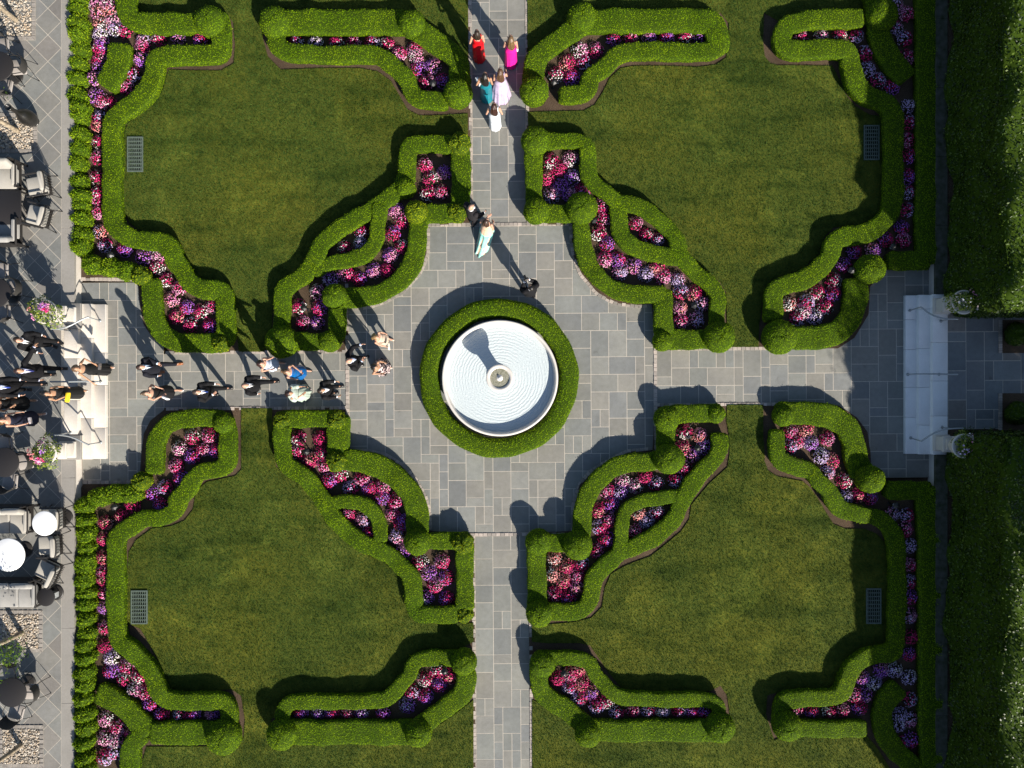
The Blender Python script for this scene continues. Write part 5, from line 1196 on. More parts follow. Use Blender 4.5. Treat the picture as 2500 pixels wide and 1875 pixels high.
# gravel squares with their slender trees
M['kerbstone'] = mat('granite_kerb', (.33,.30,.27), .85, .15, noise=[(6, ('x',.7,.7,.7), .15, 4),(40, ('x',.75,.75,.75), .2)])
M['pebble'] = mat('pale_pebble', (0,0,0), .8, .2, island=[(.13,.11,.09),(.30,.26,.21),(.42,.38,.33),(.36,.27,.18),(.52,.48,.43)])
def ico():
    bm = bmesh.new(); bmesh.ops.create_icosphere(bm, subdivisions=1, radius=1); v = np.array([x.co[:] for x in bm.verts]); f = np.array([[x.index for x in q.verts] for q in bm.faces]); bm.free(); return v, f
IV, IF = ico()
def gravel(lab, x0, x1, y0, y1, seed, tree, tree_lab):
    r = np.random.default_rng(seed)
    a, b = W((x0,y1),TZ), W((x1,y0),TZ); c = ((a.x+b.x)/2,(a.y+b.y)/2)
    t = thing('gravel_square', lab, 'gravel bed', (c[0],c[1],TZ), group='gravel squares in the terrace paving')
    m = MB(); out = []; inn = []; zt = []
    cs = [(a.x,a.y),(b.x,a.y),(b.x,b.y),(a.x,b.y)]
    for e_ in range(4):
        p0, p1 = Vector(cs[e_]), Vector(cs[(e_+1) % 4]); L = (p1-p0).length; nst = max(3, int(L/.14)); nrm = Vector((-(p1-p0).y, (p1-p0).x)).normalized(); d_ = (p1-p0).normalized()
        for q in range(nst):
            for fr, lo in ((.06,0),(.10,1),(.9,1),(.94,0)):
                u_ = (q+fr)/nst*L; ui = min(max(u_, .11), L-.11); out.append(p0+d_*u_); inn.append(p0+d_*ui+nrm*.11); zt.append(TZ+(.022+random.uniform(-.004,.004) if lo else .006))
    m.loft([[Vector((o_.x,o_.y,TZ-.03)) for o_ in out],[Vector((o_.x,o_.y,z_)) for o_,z_ in zip(out,zt)],[Vector((o_.x,o_.y,z_)) for o_,z_ in zip(inn,zt)],[Vector((o_.x,o_.y,TZ-.03)) for o_ in inn]], cap=False, smooth=False)
    m.build('border', M['kerbstone'], t, off=(c[0],c[1],TZ))
    n = 1500; pos = np.stack([r.uniform(a.x+.13,b.x-.13,n)-c[0], r.uniform(a.y+.13,b.y-.13,n)-c[1], r.uniform(-.01,.03,n)],1)
    s = r.uniform(.014,.040,(n,1,1))*r.uniform(.7,1.25,(n,1,3)); an = r.uniform(0,6.28,n); ca, sa = np.cos(an), np.sin(an)
    v = IV[None]*s*np.array([1,1,.6]); v = np.stack([v[...,0]*ca[:,None]-v[...,1]*sa[:,None], v[...,0]*sa[:,None]+v[...,1]*ca[:,None], v[...,2]],-1)+pos[:,None,:]
    f = (IF[None]+np.arange(n)[:,None,None]*len(IV)).reshape(-1,3)
    o = obj('pebbles', np_mesh('pebbles', [(v.reshape(-1,3), f, 0, True)], M['pebble']), t); tag(o, kind='stuff')
    tb = W(tree, TZ); tt = thing('young_tree', tree_lab, 'tree', (tb.x,tb.y,TZ), group='slender trees in the gravel squares')
    m = MB(); path = [Vector((0,0,-.02)),Vector((.03,.02,.8)),Vector((-.02,.05,1.6)),Vector((-.05,.0,2.5)),Vector((0,.05,3.4)),Vector((.0,0,4.2))]
    m.tube(chaikin(path,2), [.085*(1-.75*k/ (len(chaikin(path,2))-1)) for k in range(len(chaikin(path,2)))], 10)
    for k in range(9):
        a_ = r.uniform(0,6.28); z0 = r.uniform(1.9,3.4); L = r.uniform(.9,1.4); m.tube(chaikin([(-.03,.02,z0),(L*.5*math.cos(a_),L*.5*math.sin(a_),z0+.35),(L*math.cos(a_),L*math.sin(a_),z0+.55)],1), [.03,.022,.018,.01][:len(chaikin([(0,0,0),(0,0,1),(0,0,2)],1))] if False else .018, 6)
    m.build('trunk', M['bark'], tt)
    nl = 4200; cl = r.normal(0,1,(46,3)); cl /= np.linalg.norm(cl,axis=1,keepdims=True); cl = cl*r.uniform(.45,1.0,(46,1))*np.array([1.45,1.45,1.15])+np.array([0,0,3.35])
    if seed == 33: cl[:7] = np.array([.95,.05,2.2])+r.normal(0,.22,(7,3))
    k = r.integers(0,46,nl); cc = cl[k]+r.normal(0,.20,(nl,3)); nn = (cc-np.array([0,0,3.0]))+r.normal(0,.8,(nl,3)); nn /= np.linalg.norm(nn,axis=1,keepdims=True)
    tg = np.cross(nn, r.normal(0,1,(nl,3))); tg /= np.linalg.norm(tg,axis=1,keepdims=True); w = np.cross(nn,tg); L = r.uniform(.06,.11,(nl,1)); Wd = L*.5
    V = np.stack([cc-tg*L*.5, cc+w*Wd*.5, cc+tg*L*.5, cc-w*Wd*.5],1).reshape(-1,3)
    obj('crown', np_mesh('crown', [(V, np.arange(4*nl).reshape(nl,4),0,False)], M['treeleaf']), tt)
gravel('pebble square with a pale stone border in the top-left corner', -60, 87, -40, 98, 31, (40,50), 'slender pale tree leaning out of view in the topmost gravel square')
gravel('pebble square with a stone border below the black vase', -60, 91, 276, 373, 32, (43,320), 'slender pale tree in the gravel square by the black vase')
gravel('pebble square with a stone border below the three seat grey sofa', -2, 104, 1490, 1592, 33, (55,1545), 'slender tree in the gravel square below the grey sofa, its branch showing')
gravel('pebble square with a stone border at the bottom left corner', -2, 106, 1770, 1873, 34, (52,1819), 'slender tree in the bottom left gravel square')

# the big tree whose shade lies over the right steps and the lower hedge; it stands beyond the hedge
def big_tree(label, x, y, zc, R, seed):
    r = np.random.default_rng(seed); t = thing('shade_tree', label, 'tree', (x, y, RZ))
    m = MB(); pth = chaikin([(0,0,-.2),(.1,.05,1.5),(-.05,.1,3.2),(0,0,zc-RZ+.5)],2); m.tube(pth, [.34*(1-.7*k/(len(pth)-1)) for k in range(len(pth))], 14)
    for k in range(12):
        a = k*2.4; L = R*r.uniform(.6,.9); z0 = r.uniform(2.4, zc-1.2); pl = chaikin([(0,0,z0),(L*.45*math.cos(a),L*.45*math.sin(a),z0+1.0),(L*math.cos(a),L*math.sin(a),z0+1.5)],1); m.tube(pl, [.12*(1-.8*i/(len(pl)-1)) for i in range(len(pl))], 8)
    m.build('trunk', M['bark'], t)
    n = 26000; k = 150; cl = r.normal(0,1,(k,3)); cl /= np.linalg.norm(cl,axis=1,keepdims=True); cl = cl*(r.random((k,1))**.4)*np.array([R,R,R*.72])+np.array([0,0,zc-RZ])
    ii = r.integers(0,k,n); c = cl[ii]+r.normal(0,.34,(n,3)); nn = (c-np.array([0,0,zc-RZ-1]))/R+r.normal(0,.6,(n,3)); nn /= np.linalg.norm(nn,axis=1,keepdims=True)
    tg = np.cross(nn, r.normal(0,1,(n,3))); tg /= np.linalg.norm(tg,axis=1,keepdims=True); w = np.cross(nn,tg); L = r.uniform(.14,.26,(n,1)); Wd = L*.6
    V = np.stack([c-tg*L*.5, c+w*Wd*.5, c+tg*L*.5, c-w*Wd*.5],1).reshape(-1,3)
    obj('crown', np_mesh('crown', [(V, np.arange(4*n).reshape(n,4),0,False)], M['laurel']), t)
big_tree('large leafy tree beyond the lower right hedge, shading the right steps', 20.9, -9.3, 7.0, 3.2, 77)
# ------------------------------------------------------------------ people
mc = {}
def cm(name, c, rough=.8, spec=.2, **k):
    key = (name, c)
    if key not in mc: mc[key] = mat(name, c, rough, spec, **k)
    return mc[key]
SKIN = [cm('fair_skin', (.46,.26,.18), .5, .35), cm('tan_skin', (.37,.205,.125), .5, .35), cm('deep_skin', (.30,.15,.09), .5, .35)]
ARMS = {'down': ((.25,-.03,1.14),(.265,.07,.90)), 'fwd': ((.25,.07,1.16),(.235,.27,1.0)), 'back': ((.255,-.14,1.16),(.27,-.19,.92)),
        'front': ((.27,.0,1.14),(.09,.25,1.12)), 'out': ((.31,-.08,1.19),(.20,.13,1.05)), 'head': ((.36,.14,1.38),(.17,.10,1.60)),
        'rail': ((.34,.06,1.20),(.52,.20,1.04)), 'reach': ((.42,.14,1.31),(.66,.30,1.22)), 'hip': ((.34,-.10,1.17),(.22,.05,1.02)), 'raise': ((.36,.20,1.32),(.34,.46,1.40)), 'cam': ((.25,.12,1.22),(.07,.26,1.52))}
def human(label, head, zg, face, outfit, hair, arms=('down','down'), stride=.18, H=1.75, skin=0, fem=False, pitch=0.0):
    """head: plan pixel of the head; face: compass angle, 0 = east, 90 = north. Arms: (left, right)"""
    s = H/1.75; hw = W(head, zg+1.65*s); rz = math.radians(face-90)
    base = Vector((hw.x, hw.y, zg)) - Vector((-math.sin(rz), math.cos(rz), 0))*.03*s
    t = thing('person', label, 'person', base, rz); t.scale = (s, s, s)
    sh = .165 if fem else .205
    A = []
    for k, sd in ((0,-1),(1,1)):
        e, w = ARMS[arms[k]] if isinstance(arms[k], str) else arms[k]
        fx = .82 if fem else 1.0
        A.append((Vector((sd*sh,0,1.425)), Vector((sd*e[0]*fx,e[1],e[2])), Vector((sd*w[0]*fx,w[1],w[2]))))
    F = [stride, -stride]
    # body: one skin
    b = MB()
    def er(z, rx, ry, y=0, n=20): return [Vector((rx*math.cos(2*math.pi*k/n), y+ry*math.sin(2*math.pi*k/n), z)) for k in range(n)]
    if fem: tor = [(.80,.13,.10),(.90,.172,.118),(.98,.165,.112),(1.08,.118,.09),(1.16,.122,.092),(1.27,.145,.112),(1.34,.15,.10),(1.41,.15,.08),(1.455,.10,.07),(1.48,.055,.056),(1.57,.048,.052)]
    else: tor = [(.80,.14,.105),(.92,.165,.118),(1.04,.15,.108),(1.15,.152,.11),(1.30,.175,.12),(1.40,.18,.10),(1.455,.13,.085),(1.485,.07,.068),(1.58,.058,.062)]
    b.loft([er(z,rx,ry) for z,rx,ry in tor])
    T = Matrix.Translation((0,.0,1.58)) @ Matrix.Rotation(math.radians(pitch),4,'X') @ Matrix.Translation((0,0,-1.58))
    b.ell((0,.015,1.645),(.074,.096,.108),16,12,M=T); b.ell((0,.045,1.575),(.050,.055,.048),12,8,M=T); b.ell((0,.085,1.60),(.04,.03,.05),10,8,M=T)
    b.ell((0,.120,1.625),(.013,.020,.024),8,6,M=T); b.ell((0,.098,1.672),(.05,.016,.012),8,6,M=T)
    for sd in (-1,1): b.ell((sd*.076,.005,1.632),(.012,.024,.032),8,6,M=T)
    hands = []
    for (S0,E,Wr) in A:
        b.tube([S0*.9+Vector((0,0,.13)) if False else S0, (S0+E)/2, E, (E*.6+Wr*.4), Wr], [.052,.046,.038,.038,.026] if not fem else [.044,.038,.031,.031,.021], 10)
        b.ell(S0,(.056,.055,.055) if not fem else (.048,.046,.046),10,8)
        d = (Wr-E).normalized(); u = Vector((0,1,0))-d*d.y
        u = u.normalized() if u.length > .3 else (Vector((0,0,1))-d*d.z).normalized()
        nrm = d.cross(u)
        inward = -1 if S0.x*nrm.x > 0 else 1; nrm = nrm*inward
        R = Matrix((u, nrm, d)).transposed().to_4x4(); R.translation = Wr+d*.048
        b.ell((0,0,0),(.040,.017,.058),10,8,M=R)
        for k, (off, L) in enumerate(((.030,.066),(.011,.076),(-.009,.071),(-.028,.056))):
            p0 = Wr+d*.085+u*off; b.tube([p0, p0+d*L*.45+nrm*L*.10, p0+d*L*.75+nrm*L*.38, p0+d*L*.88+nrm*L*.68], [.0105,.0100,.0095,.0085], 7)
        p0 = Wr+d*.022+u*.030; b.tube([p0, p0+u*.030+d*.022+nrm*.012, p0+u*.036+d*.052+nrm*.028], [.0125,.011,.0095], 7)
        hands.append(Wr+d*.10+nrm*.03)
    feet = []
    for sd, f in ((-1,F[0]),(1,F[1])):
        hp = Vector((sd*.088,0,.88)); kn = Vector((sd*.095,f*.5+.035,.49)); an = Vector((sd*.095,f,.085+(.05 if f < -.1 else 0)))
        b.tube([hp,(hp+kn)/2,kn,(kn*.62+an*.38)+Vector((0,-.018,0)),an],[.086,.072,.052,.052,.036],12)
        b.ell((an.x,an.y+.055,max(.04,an.z-.04)),(.042,.12,.040),12,8)
        feet.append(an)
    body = b.build('body', SKIN[skin], t, remesh=.0095, smooth_it=2)
    for sd in (-1,1):
        m = MB(); m.ell((sd*.030,.098,1.650),(.013,.009,.009),10,8,M=T); ey = m.build('eye', cm('eye_white',(.7,.68,.66),.3,.5), t)
        m = MB(); m.ell((sd*.030,.106,1.650),(.006,.004,.006),8,6,M=T); m.build('iris', cm('iris',(.03,.02,.015),.2,.5), ey)
    m = MB(); m.ell((0,.106,1.583),(.024,.009,.009),10,6,M=T); m.build('mouth', cm('lips',(.42,.13,.12),.5,.3), t)
    # hair
    hk, hc = hair; hm = cm('hair', hc, .45, .5, noise=[(26, ('x',.45,.45,.45), .2, 6)], bump=(120,.5,.006))
    m = MB()
    if hk != 'bald':
        V0 = len(m.v); m.ell((0,-.016,1.660),(.086,.100,.106),20,14,M=T)
    else: m.ell((0,-.022,1.615),(.081,.088,.050),18,8,M=T)
    def fall(path, rx, ry, seed):
        r = random.Random(seed); rings = []; n = 22; ph = [r.uniform(0,6.28) for _ in range(3)]
        for i, p in enumerate(path):
            q = i/(len(path)-1); rings.append([Vector(p)+Vector(((rx[i])*math.cos(2*math.pi*k/n)*(1+.10*math.sin(5*2*math.pi*k/n+ph[0]+q*4)), ry[i]*math.sin(2*math.pi*k/n)*(1+.18*math.sin(7*2*math.pi*k/n+ph[1]-q*3)), .012*math.sin(3*2*math.pi*k/n+ph[2])*(q > .8))) for k in range(n)])
        m.loft(rings, M=T)
    if hk == 'long': fall([(0,-.03,1.74),(0,-.07,1.68),(0,-.105,1.58),(0,-.13,1.47),(.01,-.145,1.36),(.02,-.14,1.26),(.02,-.135,1.20)],[.05,.088,.105,.125,.115,.08,.035],[.05,.07,.065,.055,.05,.04,.02],int(head[0]))
    if hk == 'shoulder':
        fall([(0,-.03,1.74),(0,-.05,1.68),(0,-.07,1.58),(0,-.085,1.48),(0,-.08,1.42)],[.05,.092,.115,.125,.07],[.05,.075,.08,.07,.04],int(head[0]))
    if hk == 'bun': m.ell((0,-.125,1.675),(.055,.048,.055),14,10,M=T)
    if hk == 'tail': fall([(0,-.09,1.70),(0,-.125,1.64),(0,-.135,1.52),(.01,-.135,1.40),(.01,-.13,1.32)],[.03,.04,.05,.045,.02],[.03,.035,.035,.03,.015],int(head[0])); m.ell((.03,-.1,1.72),(.04,.04,.035),10,8,M=T)
    m.build('hair', hm, t, remesh=.011, smooth_it=1)
    # clothes
    if outfit[0] == 'suit':
        _, jc, shirt, tie, shoec = outfit
        jm = cm('suit_cloth', jc, .85, .15, noise=(30, ('x',.7,.7,.7), .2), bump=(14,.5,.03))
        m = MB(); m.loft([er(z,rx,ry,y) for z,rx,ry,y in ((.79,.225,.17,0),(.95,.215,.162,0),(1.08,.20,.15,0),(1.25,.215,.148,0),(1.35,.232,.140,0),(1.42,.225,.122,0),(1.465,.155,.095,0),(1.495,.084,.078,-.01))])
        for (S0,E,Wr) in A:
            d = (Wr-E).normalized(); m.ell(S0+Vector((0,0,-.005)),(.086,.084,.074),12,8); m.tube([S0,(S0+E)/2,E,(E+Wr)/2,Wr-d*.02],[.086,.080,.072,.064,.056],12)
        jk = m.build('jacket', jm, t, remesh=.012, smooth_it=3)
        for sd in (-1,1):
            m = MB(); pts = [(sd*.075,.060,1.500),(sd*.088,.118,1.44),(sd*.075,.145,1.36),(sd*.045,.155,1.27),(sd*.018,.156,1.18)]
            inn = [(sd*.052,.075,1.500),(sd*.050,.127,1.44),(sd*.040,.150,1.36),(sd*.020,.157,1.27),(sd*.006,.157,1.18)]
            V = pts+inn+[(x,y-.018,z) for x,y,z in pts+inn]; n = 5; Fc = []
            for i in range(4): Fc += [(i,i+1,n+i+1,n+i),(2*n+i,3*n+i,3*n+i+1,2*n+i+1),(i,2*n+i,2*n+i+1,i+1),(n+i,n+i+1,3*n+i+1,3*n+i)]
            m.add(V,Fc,True); m.build('lapel', jm, jk)
        m = MB(); m.loft([[Vector((x,y+dy,z)) for x,y in ((-w,-.012),(-w*.5,.004),(0,.010),(w*.5,.004),(w,-.012),(0,-.03))] for z,w,dy in ((1.505,.066,.078),(1.455,.064,.118),(1.40,.056,.138),(1.32,.040,.148),(1.24,.016,.150))])
        m.tube([(.068*math.cos(a),-.004+.070*math.sin(a),1.505-.02*math.sin(a)) for a in [2*math.pi*k/16 for k in range(17)]], .014, 6)
        shm = cm('shirt_cloth', shirt, .8, .2); m.build('shirt', shm, t)
        if tie:
            m = MB(); m.loft([[Vector((-w,y,z)),Vector((0,y+.010,z)),Vector((w,y,z)),Vector((0,y-.012,z))] for z,w,y in ((1.492,.018,.094),(1.465,.013,.122),(1.40,.020,.150),(1.32,.026,.160),(1.23,.022,.163))]); m.build('tie', cm('tie_silk', tie, .5, .4), t)
        for (S0,E,Wr) in A:
            d = (Wr-E).normalized(); m = MB(); m.tube([Wr-d*.022,Wr+d*.012],[.042,.040],12); m.build('cuff', shm, t)
        m = MB(); m.loft([er(z,rx,ry) for z,rx,ry in ((.76,.15,.115),(.85,.178,.13),(.98,.165,.12))])
        for sd, an in ((-1,feet[0]),(1,feet[1])):
            hp = Vector((sd*.09,0,.86)); kn = Vector((sd*.097,an.y*.5+.035,.49)); m.tube([hp,(hp+kn)/2,kn,(kn+an)/2,an+Vector((0,0,-.0))],[.100,.090,.075,.068,.064],12)
        m.build('trousers', jm if outfit[0] == 'suit' else jm, t, remesh=.013, smooth_it=2)
        for an in feet:
            m = MB(); z0 = max(0, an.z-.085); m.ell((an.x,an.y+.075,z0+.040),(.050,.148,.042),14,8); m.ell((an.x,an.y-.01,z0+.055),(.044,.06,.05),12,8); m.box(an.x-.045,an.x+.045,an.y-.06,an.y+.20,z0,z0+.018); m.build('shoe', cm('shoe_leather', shoec, .35, .5), t)
    else:
        kind, rows, cols, extra = outfit[1], outfit[2], outfit[3], outfit[4] if len(outfit) > 4 else {}
        dm = extra.get('mat') or cm('dress_cloth', cols, extra.get('rough', .7), extra.get('spec', .25), noise=[(9, ('x',.82,.82,.82), .2, 4)])
        def dress(rows, seed, amp=1.0, npl=9):
            r = random.Random(seed); ph = [r.uniform(0,6.28) for _ in range(4)]; n = 64; rings = []
            Z = [q[0] for q in rows]; top, bot = Z[0], Z[-1]; N = 34
            for i in range(N):
                z = top+(bot-top)*i/(N-1)
                for k in range(len(rows)-1):
                    if rows[k][0] >= z >= rows[k+1][0]-1e-9: break
                q = (rows[k][0]-z)/(rows[k][0]-rows[k+1][0]); q = q*q*(3-2*q)
                rx, ry, cy = [rows[k][j]*(1-q)+rows[k+1][j]*q for j in (1,2,3)]
                a_ = amp*min(1, max(0, (1.02-z)/.8))
                rings.append([Vector((rx*math.cos(a)*(1+a_*(.07*math.sin(npl*a+ph[0]+z)+.05*math.sin((npl*2-3)*a+ph[1]))), cy+ry*math.sin(a)*(1+a_*(.07*math.sin(npl*a+ph[2]+z)+.05*math.sin((npl*2-3)*a+ph[3]))), z+.012*a_*math.sin(7*a+ph[1])*(z < bot+.02))) for a in [2*math.pi*j/n for j in range(n)]])
            return rings
        D = {'sheath': [(1.33,.160,.122,0),(1.27,.158,.124,.004),(1.10,.136,.106,0),(.93,.19,.138,0),(.55,.19,.17,.02),(.10,.20,.20,.0),(.03,.21,.21,-.02)],
             'gown': [(1.33,.160,.122,0),(1.27,.158,.124,.004),(1.10,.136,.106,0),(.93,.20,.15,0),(.5,.26,.24,-.02),(.03,.31,.31,-.08)],
             'train': [(1.33,.160,.122,0),(1.27,.158,.124,.004),(1.10,.136,.106,0),(.93,.19,.14,0),(.5,.22,.22,-.06),(.14,.20,.30,-.24),(.025,.20,.42,-.42)],
             'knee': [(1.36,.163,.118,0),(1.27,.160,.126,.004),(1.10,.145,.112,0),(.93,.20,.145,0),(.50,.24,.21,0)],
             'midi': [(1.36,.163,.118,0),(1.27,.160,.126,.004),(1.10,.14,.11,0),(.93,.19,.14,0),(.32,.25,.24,.02)]}[kind]
        m = MB(); m.loft(dress(D, int(head[1]), rows), cap=True); 
        if extra.get('straps'):
            for sd in (-1,1): m.tube([(sd*.10,.115,1.32),(sd*.115,.05,1.47),(sd*.11,-.03,1.47),(sd*.10,-.105,1.32)], .018 if extra['straps'] is True else extra['straps'], 6)
        m.build('dress', dm, t)
        if extra.get('skirt'):
            m = MB(); D2 = [(.62,.235,.235,-.05)] + [(z,rx*1.06,ry*1.05,cy) for z,rx,ry,cy in D if z < .6]; m.loft(dress(D2, 5, 1.2, 7)); m.build('train', extra['skirt'], t)
        if extra.get('shawl'):
            m = MB(); sm = cm('shawl_cloth', extra['shawl'], .6, .3, noise=[(10, ('x',.75,.78,.75), .2, 4)])
            m.loft([er(1.47,.10,.09,-.02),er(1.43,.20,.12,-.02),er(1.32,.235,.15,-.02),er(1.18,.27,.17,-.03),er(1.06,.30,.18,-.05)]); 
            for (S0,E,Wr) in A: m.tube([S0,E,(E*.6+Wr*.4)+Vector((0,-.03,-.06))],[.085,.085,.07],10)
            m.build('shawl', sm, t, remesh=.013, smooth_it=2)
        for an in feet:
            m = MB(); z0 = max(0, an.z-.085); m.ell((an.x,an.y+.072,z0+.030),(.043,.125,.034),12,8); m.box(an.x-.035,an.x+.035,an.y-.05,an.y+.16,z0,z0+.012); m.build('shoe', cm('shoe_leather', extra.get('shoe', (.5,.42,.38)), .35, .5), t)
    Mw = Matrix.Translation(base) @ Matrix.Rotation(rz,4,'Z') @ Matrix.Scale(s,4)
    return [Mw @ h for h in hands], rz
def held(name, label, cat, p, rz, col_, size, rough=.4, kind='bag'):
    t = thing(name, label, cat, p, rz); x, y, z = size; mm_ = cm(name+'_cover', col_, rough, .4)
    m = MB(); m.rbox(-x/2,x/2,-y/2,y/2,-z/2,z/2,min(x,y,z)*.3)
    m.build('body', mm_, t)
    if kind == 'bag':
        m = MB(); m.rbox(-x/2*.98,x/2*.98,y/2-.002,y/2+.008,-z*.1,z/2*.96,.004); m.build('flap', mm_, t)
        m = MB(); m.ell((0,y/2+.012,0),(.012,.006,.012),8,6); m.build('clasp', cm('brass',(.6,.48,.25),.3,.5,metal=.8), t)
    elif kind == 'phone':
        m = MB(); m.box(-x/2+.004,x/2-.004,y/2-.001,y/2+.003,-z/2+.006,z/2-.006); m.build('screen', cm('phone_screen',(.01,.01,.012),.1,.6), t)
    elif kind == 'camera':
        m = MB(); T = Matrix.Rotation(math.radians(-90),4,'X'); m.lathe([(.034,.0),(.036,.03),(.038,.09),(.036,.10)],18,M=Matrix.Translation((0,y/2,0)) @ T); m.build('lens', cm('lens_barrel',(.01,.01,.01),.3,.5), t)
    return t
BLK = (.010,.010,.012); WHT = (.75,.75,.78); BLU = (.45,.55,.78); SB = (.012,.010,.010)
BR = (.035,.02,.012); BK = (.012,.009,.008); BLD = (.30,.18,.075); LBR = (.12,.065,.03); GRY = (.20,.19,.18)
# upper path
h, r_ = human('person in a red evening gown with dark hair, left side of the upper path', (1164,78), 0, 95, ('dress','sheath',.6,(.62,.006,.012),{'rough':.45,'spec':.35,'straps':.02,'shoe':(.02,.02,.02)}), ('shoulder',BR), ('out','down'), .05, 1.68, 0, True)
h, r_ = human('person in a strapless magenta dress with long fair hair, upper path', (1247,92), 0, 92, ('dress','sheath',.5,(.80,.015,.28),{'rough':.55}), ('long',(.17,.10,.045)), ('front','down'), .08, 1.70, 0, True)
held('clutch_bag','small silvery white bag held by the person in magenta','handbag', h[1]+Vector((0,0,-.10)), r_, (.72,.72,.74), (.10,.07,.16))
h, r_ = human('person in a teal satin gown with long black hair, upper path', (1184,182), 0, 88, ('dress','sheath',.7,(.008,.17,.22),{'rough':.32,'spec':.5}), ('long',BK), ('hip','down'), .06, 1.70, 1, True)
held('clutch_bag','silver grey wrap bag at the left elbow of the person in teal','handbag', h[0]+Vector((-.12,-.02,.0)), r_+.5, (.50,.53,.56), (.10,.24,.16))
human('person in a lavender tiered gown with long wavy brown hair, upper path', (1221,172), 0, 92, ('dress','gown',1.2,(.47,.38,.54),{'straps':.02}), ('long',(.11,.055,.028)), ('down','fwd'), .05, 1.72, 0, True)
human('person in a white gown with dark half-up hair, last in the upper path group', (1206,256), 0, 90, ('dress','sheath',.5,(.62,.65,.70),{'straps':.022}), ('long',(.05,.018,.012)), ('out','out'), .05, 1.68, 0, True)
# the couple and the photographer
human('bald grey-haired person in a charcoal suit at the corner of the upper path', (1151,505), 0, 42, ('suit',(.022,.020,.023),WHT,None,SB), ('bald',GRY), ('down','fwd'), .10, 1.80, 0)
mint = cm('mint_satin', (.25,.56,.50), .4, .4, noise=[(7, ('x',.75,.8,.8), .2, 4)])
human('person in a backless peach and mint gown with a trailing train, beside the suited person', (1188,538), 0, 68, ('dress','train',.7,(.78,.52,.36),{'skirt':mint,'rough':.4}), ('shoulder',(.06,.03,.018)), ('front','out'), .04, 1.70, 0, True)
h, r_ = human('photographer in a black suit beside the fountain hedge, facing the couple', (1295,700), 0, 118, ('suit',BLK,WHT,None,SB), ('short',BK), ('cam','cam'), .10, 1.76, 1)
held('camera','black camera held up by the photographer beside the fountain','camera', (h[0]+h[1])/2+Vector((0,0,.0)), r_, (.012,.012,.012), (.14,.07,.10), kind='camera')
# plaza, left side
h, r_ = human('person in a cream dress with blond hair, uppermost of three at the plaza edge', (920,824), 0, -18, ('dress','knee',.6,(.54,.42,.33),{'shoe':(.6,.48,.38)}), ('long',BLD), ('down','fwd'), .10, 1.66, 0, True)
held('clutch_bag','cream envelope bag held by the person in the cream dress','handbag', h[1]+Vector((0,0,-.02)), r_+.4, (.82,.76,.62), (.22,.05,.14))
h, r_ = human('balding person with glasses in a black suit at the left plaza edge, holding a phone', (853,880), 0, 22, ('suit',BLK,(.50,.58,.76),None,SB), ('bald',(.42,.38,.34)), ('raise','front'), .12, 1.80, 0)
held('mobile_phone','dark mobile phone held by the person in glasses','phone', h[1]+Vector((.03,0,.03)), r_, (.02,.015,.02), (.075,.012,.15), kind='phone')
flo = cm('floral_print', (.75,.66,.62), .7, .25)
nt = flo.node_tree; bs = nt.nodes['Principled BSDF']; vz = nt.nodes.new('ShaderNodeTexVoronoi'); vz.inputs['Scale'].default_value = 14; nz = nt.nodes.new('ShaderNodeTexNoise'); nz.inputs['Scale'].default_value = 9; nz.inputs['Detail'].default_value = 4
tcn = nt.nodes.new('ShaderNodeTexCoord'); nt.links.new(tcn.outputs['Object'], nz.inputs['Vector']); cr = nt.nodes.new('ShaderNodeValToRGB'); cr.color_ramp.interpolation = 'CONSTANT'
cr.color_ramp.elements[0].color = (.012,.010,.012,1); cr.color_ramp.elements[1].position = .56; cr.color_ramp.elements[1].color = (.74,.62,.58,1); e_ = cr.color_ramp.elements.new(.49); e_.color = (.34,.24,.25,1)
nt.links.new(nz.outputs['Fac'], cr.inputs['Fac']); nt.links.new(cr.outputs['Color'], bs.inputs['Base Color'])
human('person in a flowing black and blush floral dress at the left plaza edge', (917,897), 0, -20, ('dress','gown',1.0,(.5,.4,.4),{'mat':flo}), ('shoulder',BK), ('down','out'), .08, 1.66, 1, True)
# left path, from the plaza to the steps
human('dark-haired person in a black suit, nearest the plaza on the left path', (786,953), 0, 8, ('suit',BLK,WHT,None,SB), ('short',(.03,.018,.012)), ('fwd','fwd'), .10, 1.78, 1)
h, r_ = human('person in a pale green dress and shawl looking at a phone, left path', (708,960), 0, 5, ('dress','gown',1.0,(.40,.48,.41),{'shawl':(.46,.53,.47),'shoe':(.5,.42,.40)}), ('long',(.03,.012,.010)), ('fwd','front'), .06, 1.66, 1, True)
held('mobile_phone','black mobile phone held by the person in pale green','phone', h[0]+Vector((.03,.0,.03)), r_, (.012,.012,.014), (.075,.012,.15), kind='phone')
human('person in a cobalt satin dress with a light brown bun, left path', (701,908), 0, -8, ('dress','midi',.5,(.003,.10,.32),{'rough':.3,'spec':.5,'shoe':(.03,.02,.02)}), ('bun',(.16,.085,.04)), ('front','down'), .16, 1.68, 0, True)
human('person in a pale blue dress raising hands to dark hair, left path', (638,888), 0, -8, ('dress','knee',.8,(.48,.54,.66),{'shoe':(.5,.42,.38)}), ('shoulder',(.04,.016,.012)), (((.30,.26,1.30),(.15,.10,1.50)),'out'), .10, 1.66, 0, True)
human('bald person in a black suit striding along the left path', (599,941), 0, 4, ('suit',BLK,WHT,BLK,SB), ('bald',(.05,.04,.035)), ('fwd','down'), .30, 1.78, 0)
human('person in a black suit with a blue tie in the hedge shadow, left path', (482,957), 0, 2, ('suit',BLK,WHT,(.02,.05,.25),SB), ('short',(.06,.04,.03)), ('fwd','front'), .22, 1.78, 0)
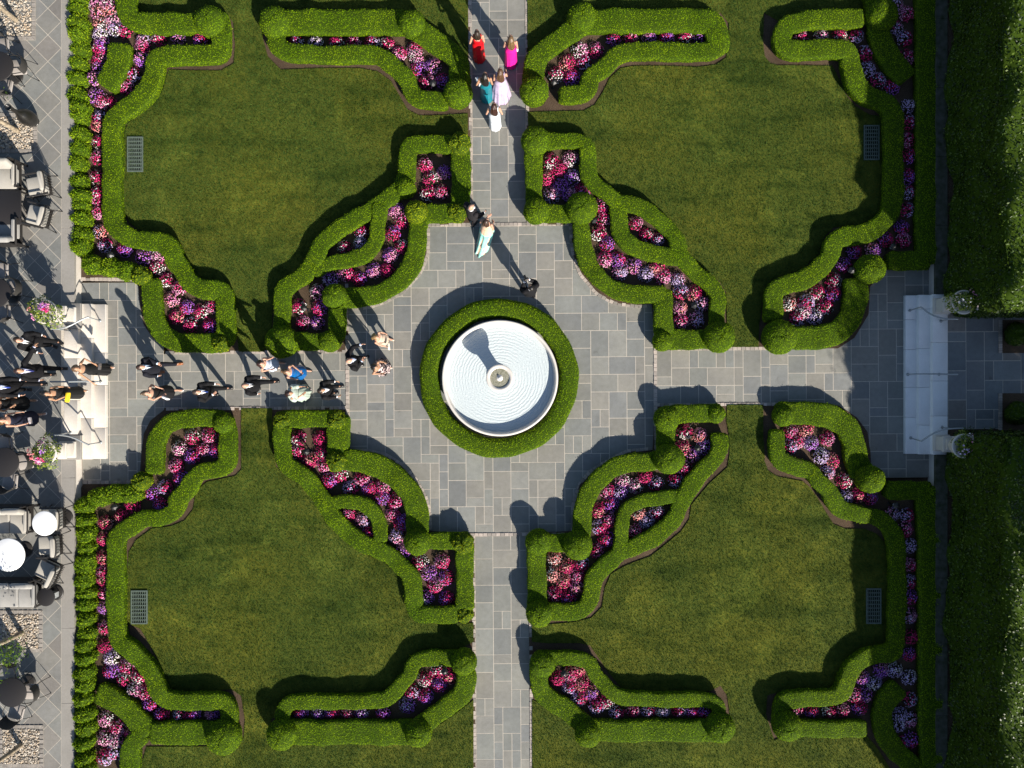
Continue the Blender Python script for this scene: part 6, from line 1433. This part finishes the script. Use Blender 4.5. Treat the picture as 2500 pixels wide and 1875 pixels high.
h, r_ = human('person in a black dress with brown hair holding a white bag, left path', (358,960), 0, -4, ('dress','midi',.5,(.010,.010,.011),{'shoe':(.6,.58,.6)}), ('tail',(.13,.085,.05)), ('out','front'), .22, 1.70, 0, True)
held('clutch_bag','white square bag held by the person in black on the left path','handbag', h[1]+Vector((.02,-.12,-.03)), r_+1.2, (.82,.82,.84), (.19,.05,.19))
human('person in a navy suit and brown shoes striding below the upper left hedge', (345,896), 0, 8, ('suit',(.014,.015,.022),(.58,.70,.84),(.008,.010,.03),(.26,.09,.03)), ('short',(.05,.025,.016)), ('front','down'), .30, 1.78, 0)
h, r_ = human('person in a ruched black gown holding the middle rail of the left steps', (187,900), .06, -6, ('dress','sheath',.8,(.010,.010,.011),{}), ('shoulder',(.15,.085,.045)), (((.40,-.02,1.24),(.24,.22,1.12)),'rail'), .10, 1.68, 1, True)
held('clutch_bag','black and silver bag held by the person on the left steps','handbag', h[0]+Vector((.10,-.02,-.02)), r_, (.10,.09,.09), (.20,.05,.12))
h, r_ = human('person in a long black dress with a dark bun on the top step', (114,961), TZ, -8, ('dress','sheath',.4,(.010,.010,.011),{'straps':.02}), ('bun',BK), ('down','front'), .10, 1.70, 1, True)
held('clutch_bag','bright yellow ruffled bag held by the person on the top step','handbag', h[1]+Vector((-.02,-.06,-.05)), r_, (.85,.58,.02), (.30,.10,.13), .6)
# on the terrace
human('bespectacled person in a black suit receiving something, uppermost of the terrace crowd', (45,831), TZ, -28, ('suit',BLK,WHT,BLK,SB), ('short',(.04,.022,.012)), ('down','fwd'), .06, 1.76, 0)
human('person in a black suit reaching an arm out to the uppermost person, left terrace', (47,905), TZ, 0, ('suit',BLK,(.62,.62,.80),(.03,.04,.2),SB), ('short',(.035,.014,.012)), (((.40,.08,1.34),(.70,.20,1.28)),'down'), .16, 1.80, 1)
human('person in a black suit and blue striped tie at the left edge of the terrace', (-12,945), TZ, -4, ('suit',BLK,(.66,.72,.90),(.04,.08,.4),SB), ('short',BR), ('fwd','fwd'), .22, 1.80, 0)
human('person in a loose black dress half out of view at the left edge', (-18,988), TZ, 0, ('dress','midi',.6,(.010,.010,.011),{}), ('short',BK), ('down','front'), .12, 1.68, 1, True)
h, r_ = human('person in a navy dress and pale shoes at the lower end of the terrace crowd', (4,1027), TZ, 12, ('dress','midi',.6,(.014,.016,.034),{'shoe':(.8,.74,.72)}), ('shoulder',(.16,.08,.03)), ('down','fwd'), .16, 1.70, 0, True)
held('clutch_bag','black and white patterned bag held by the person in navy','handbag', h[1]+Vector((.0,.05,-.04)), r_, (.45,.42,.44), (.20,.05,.13))
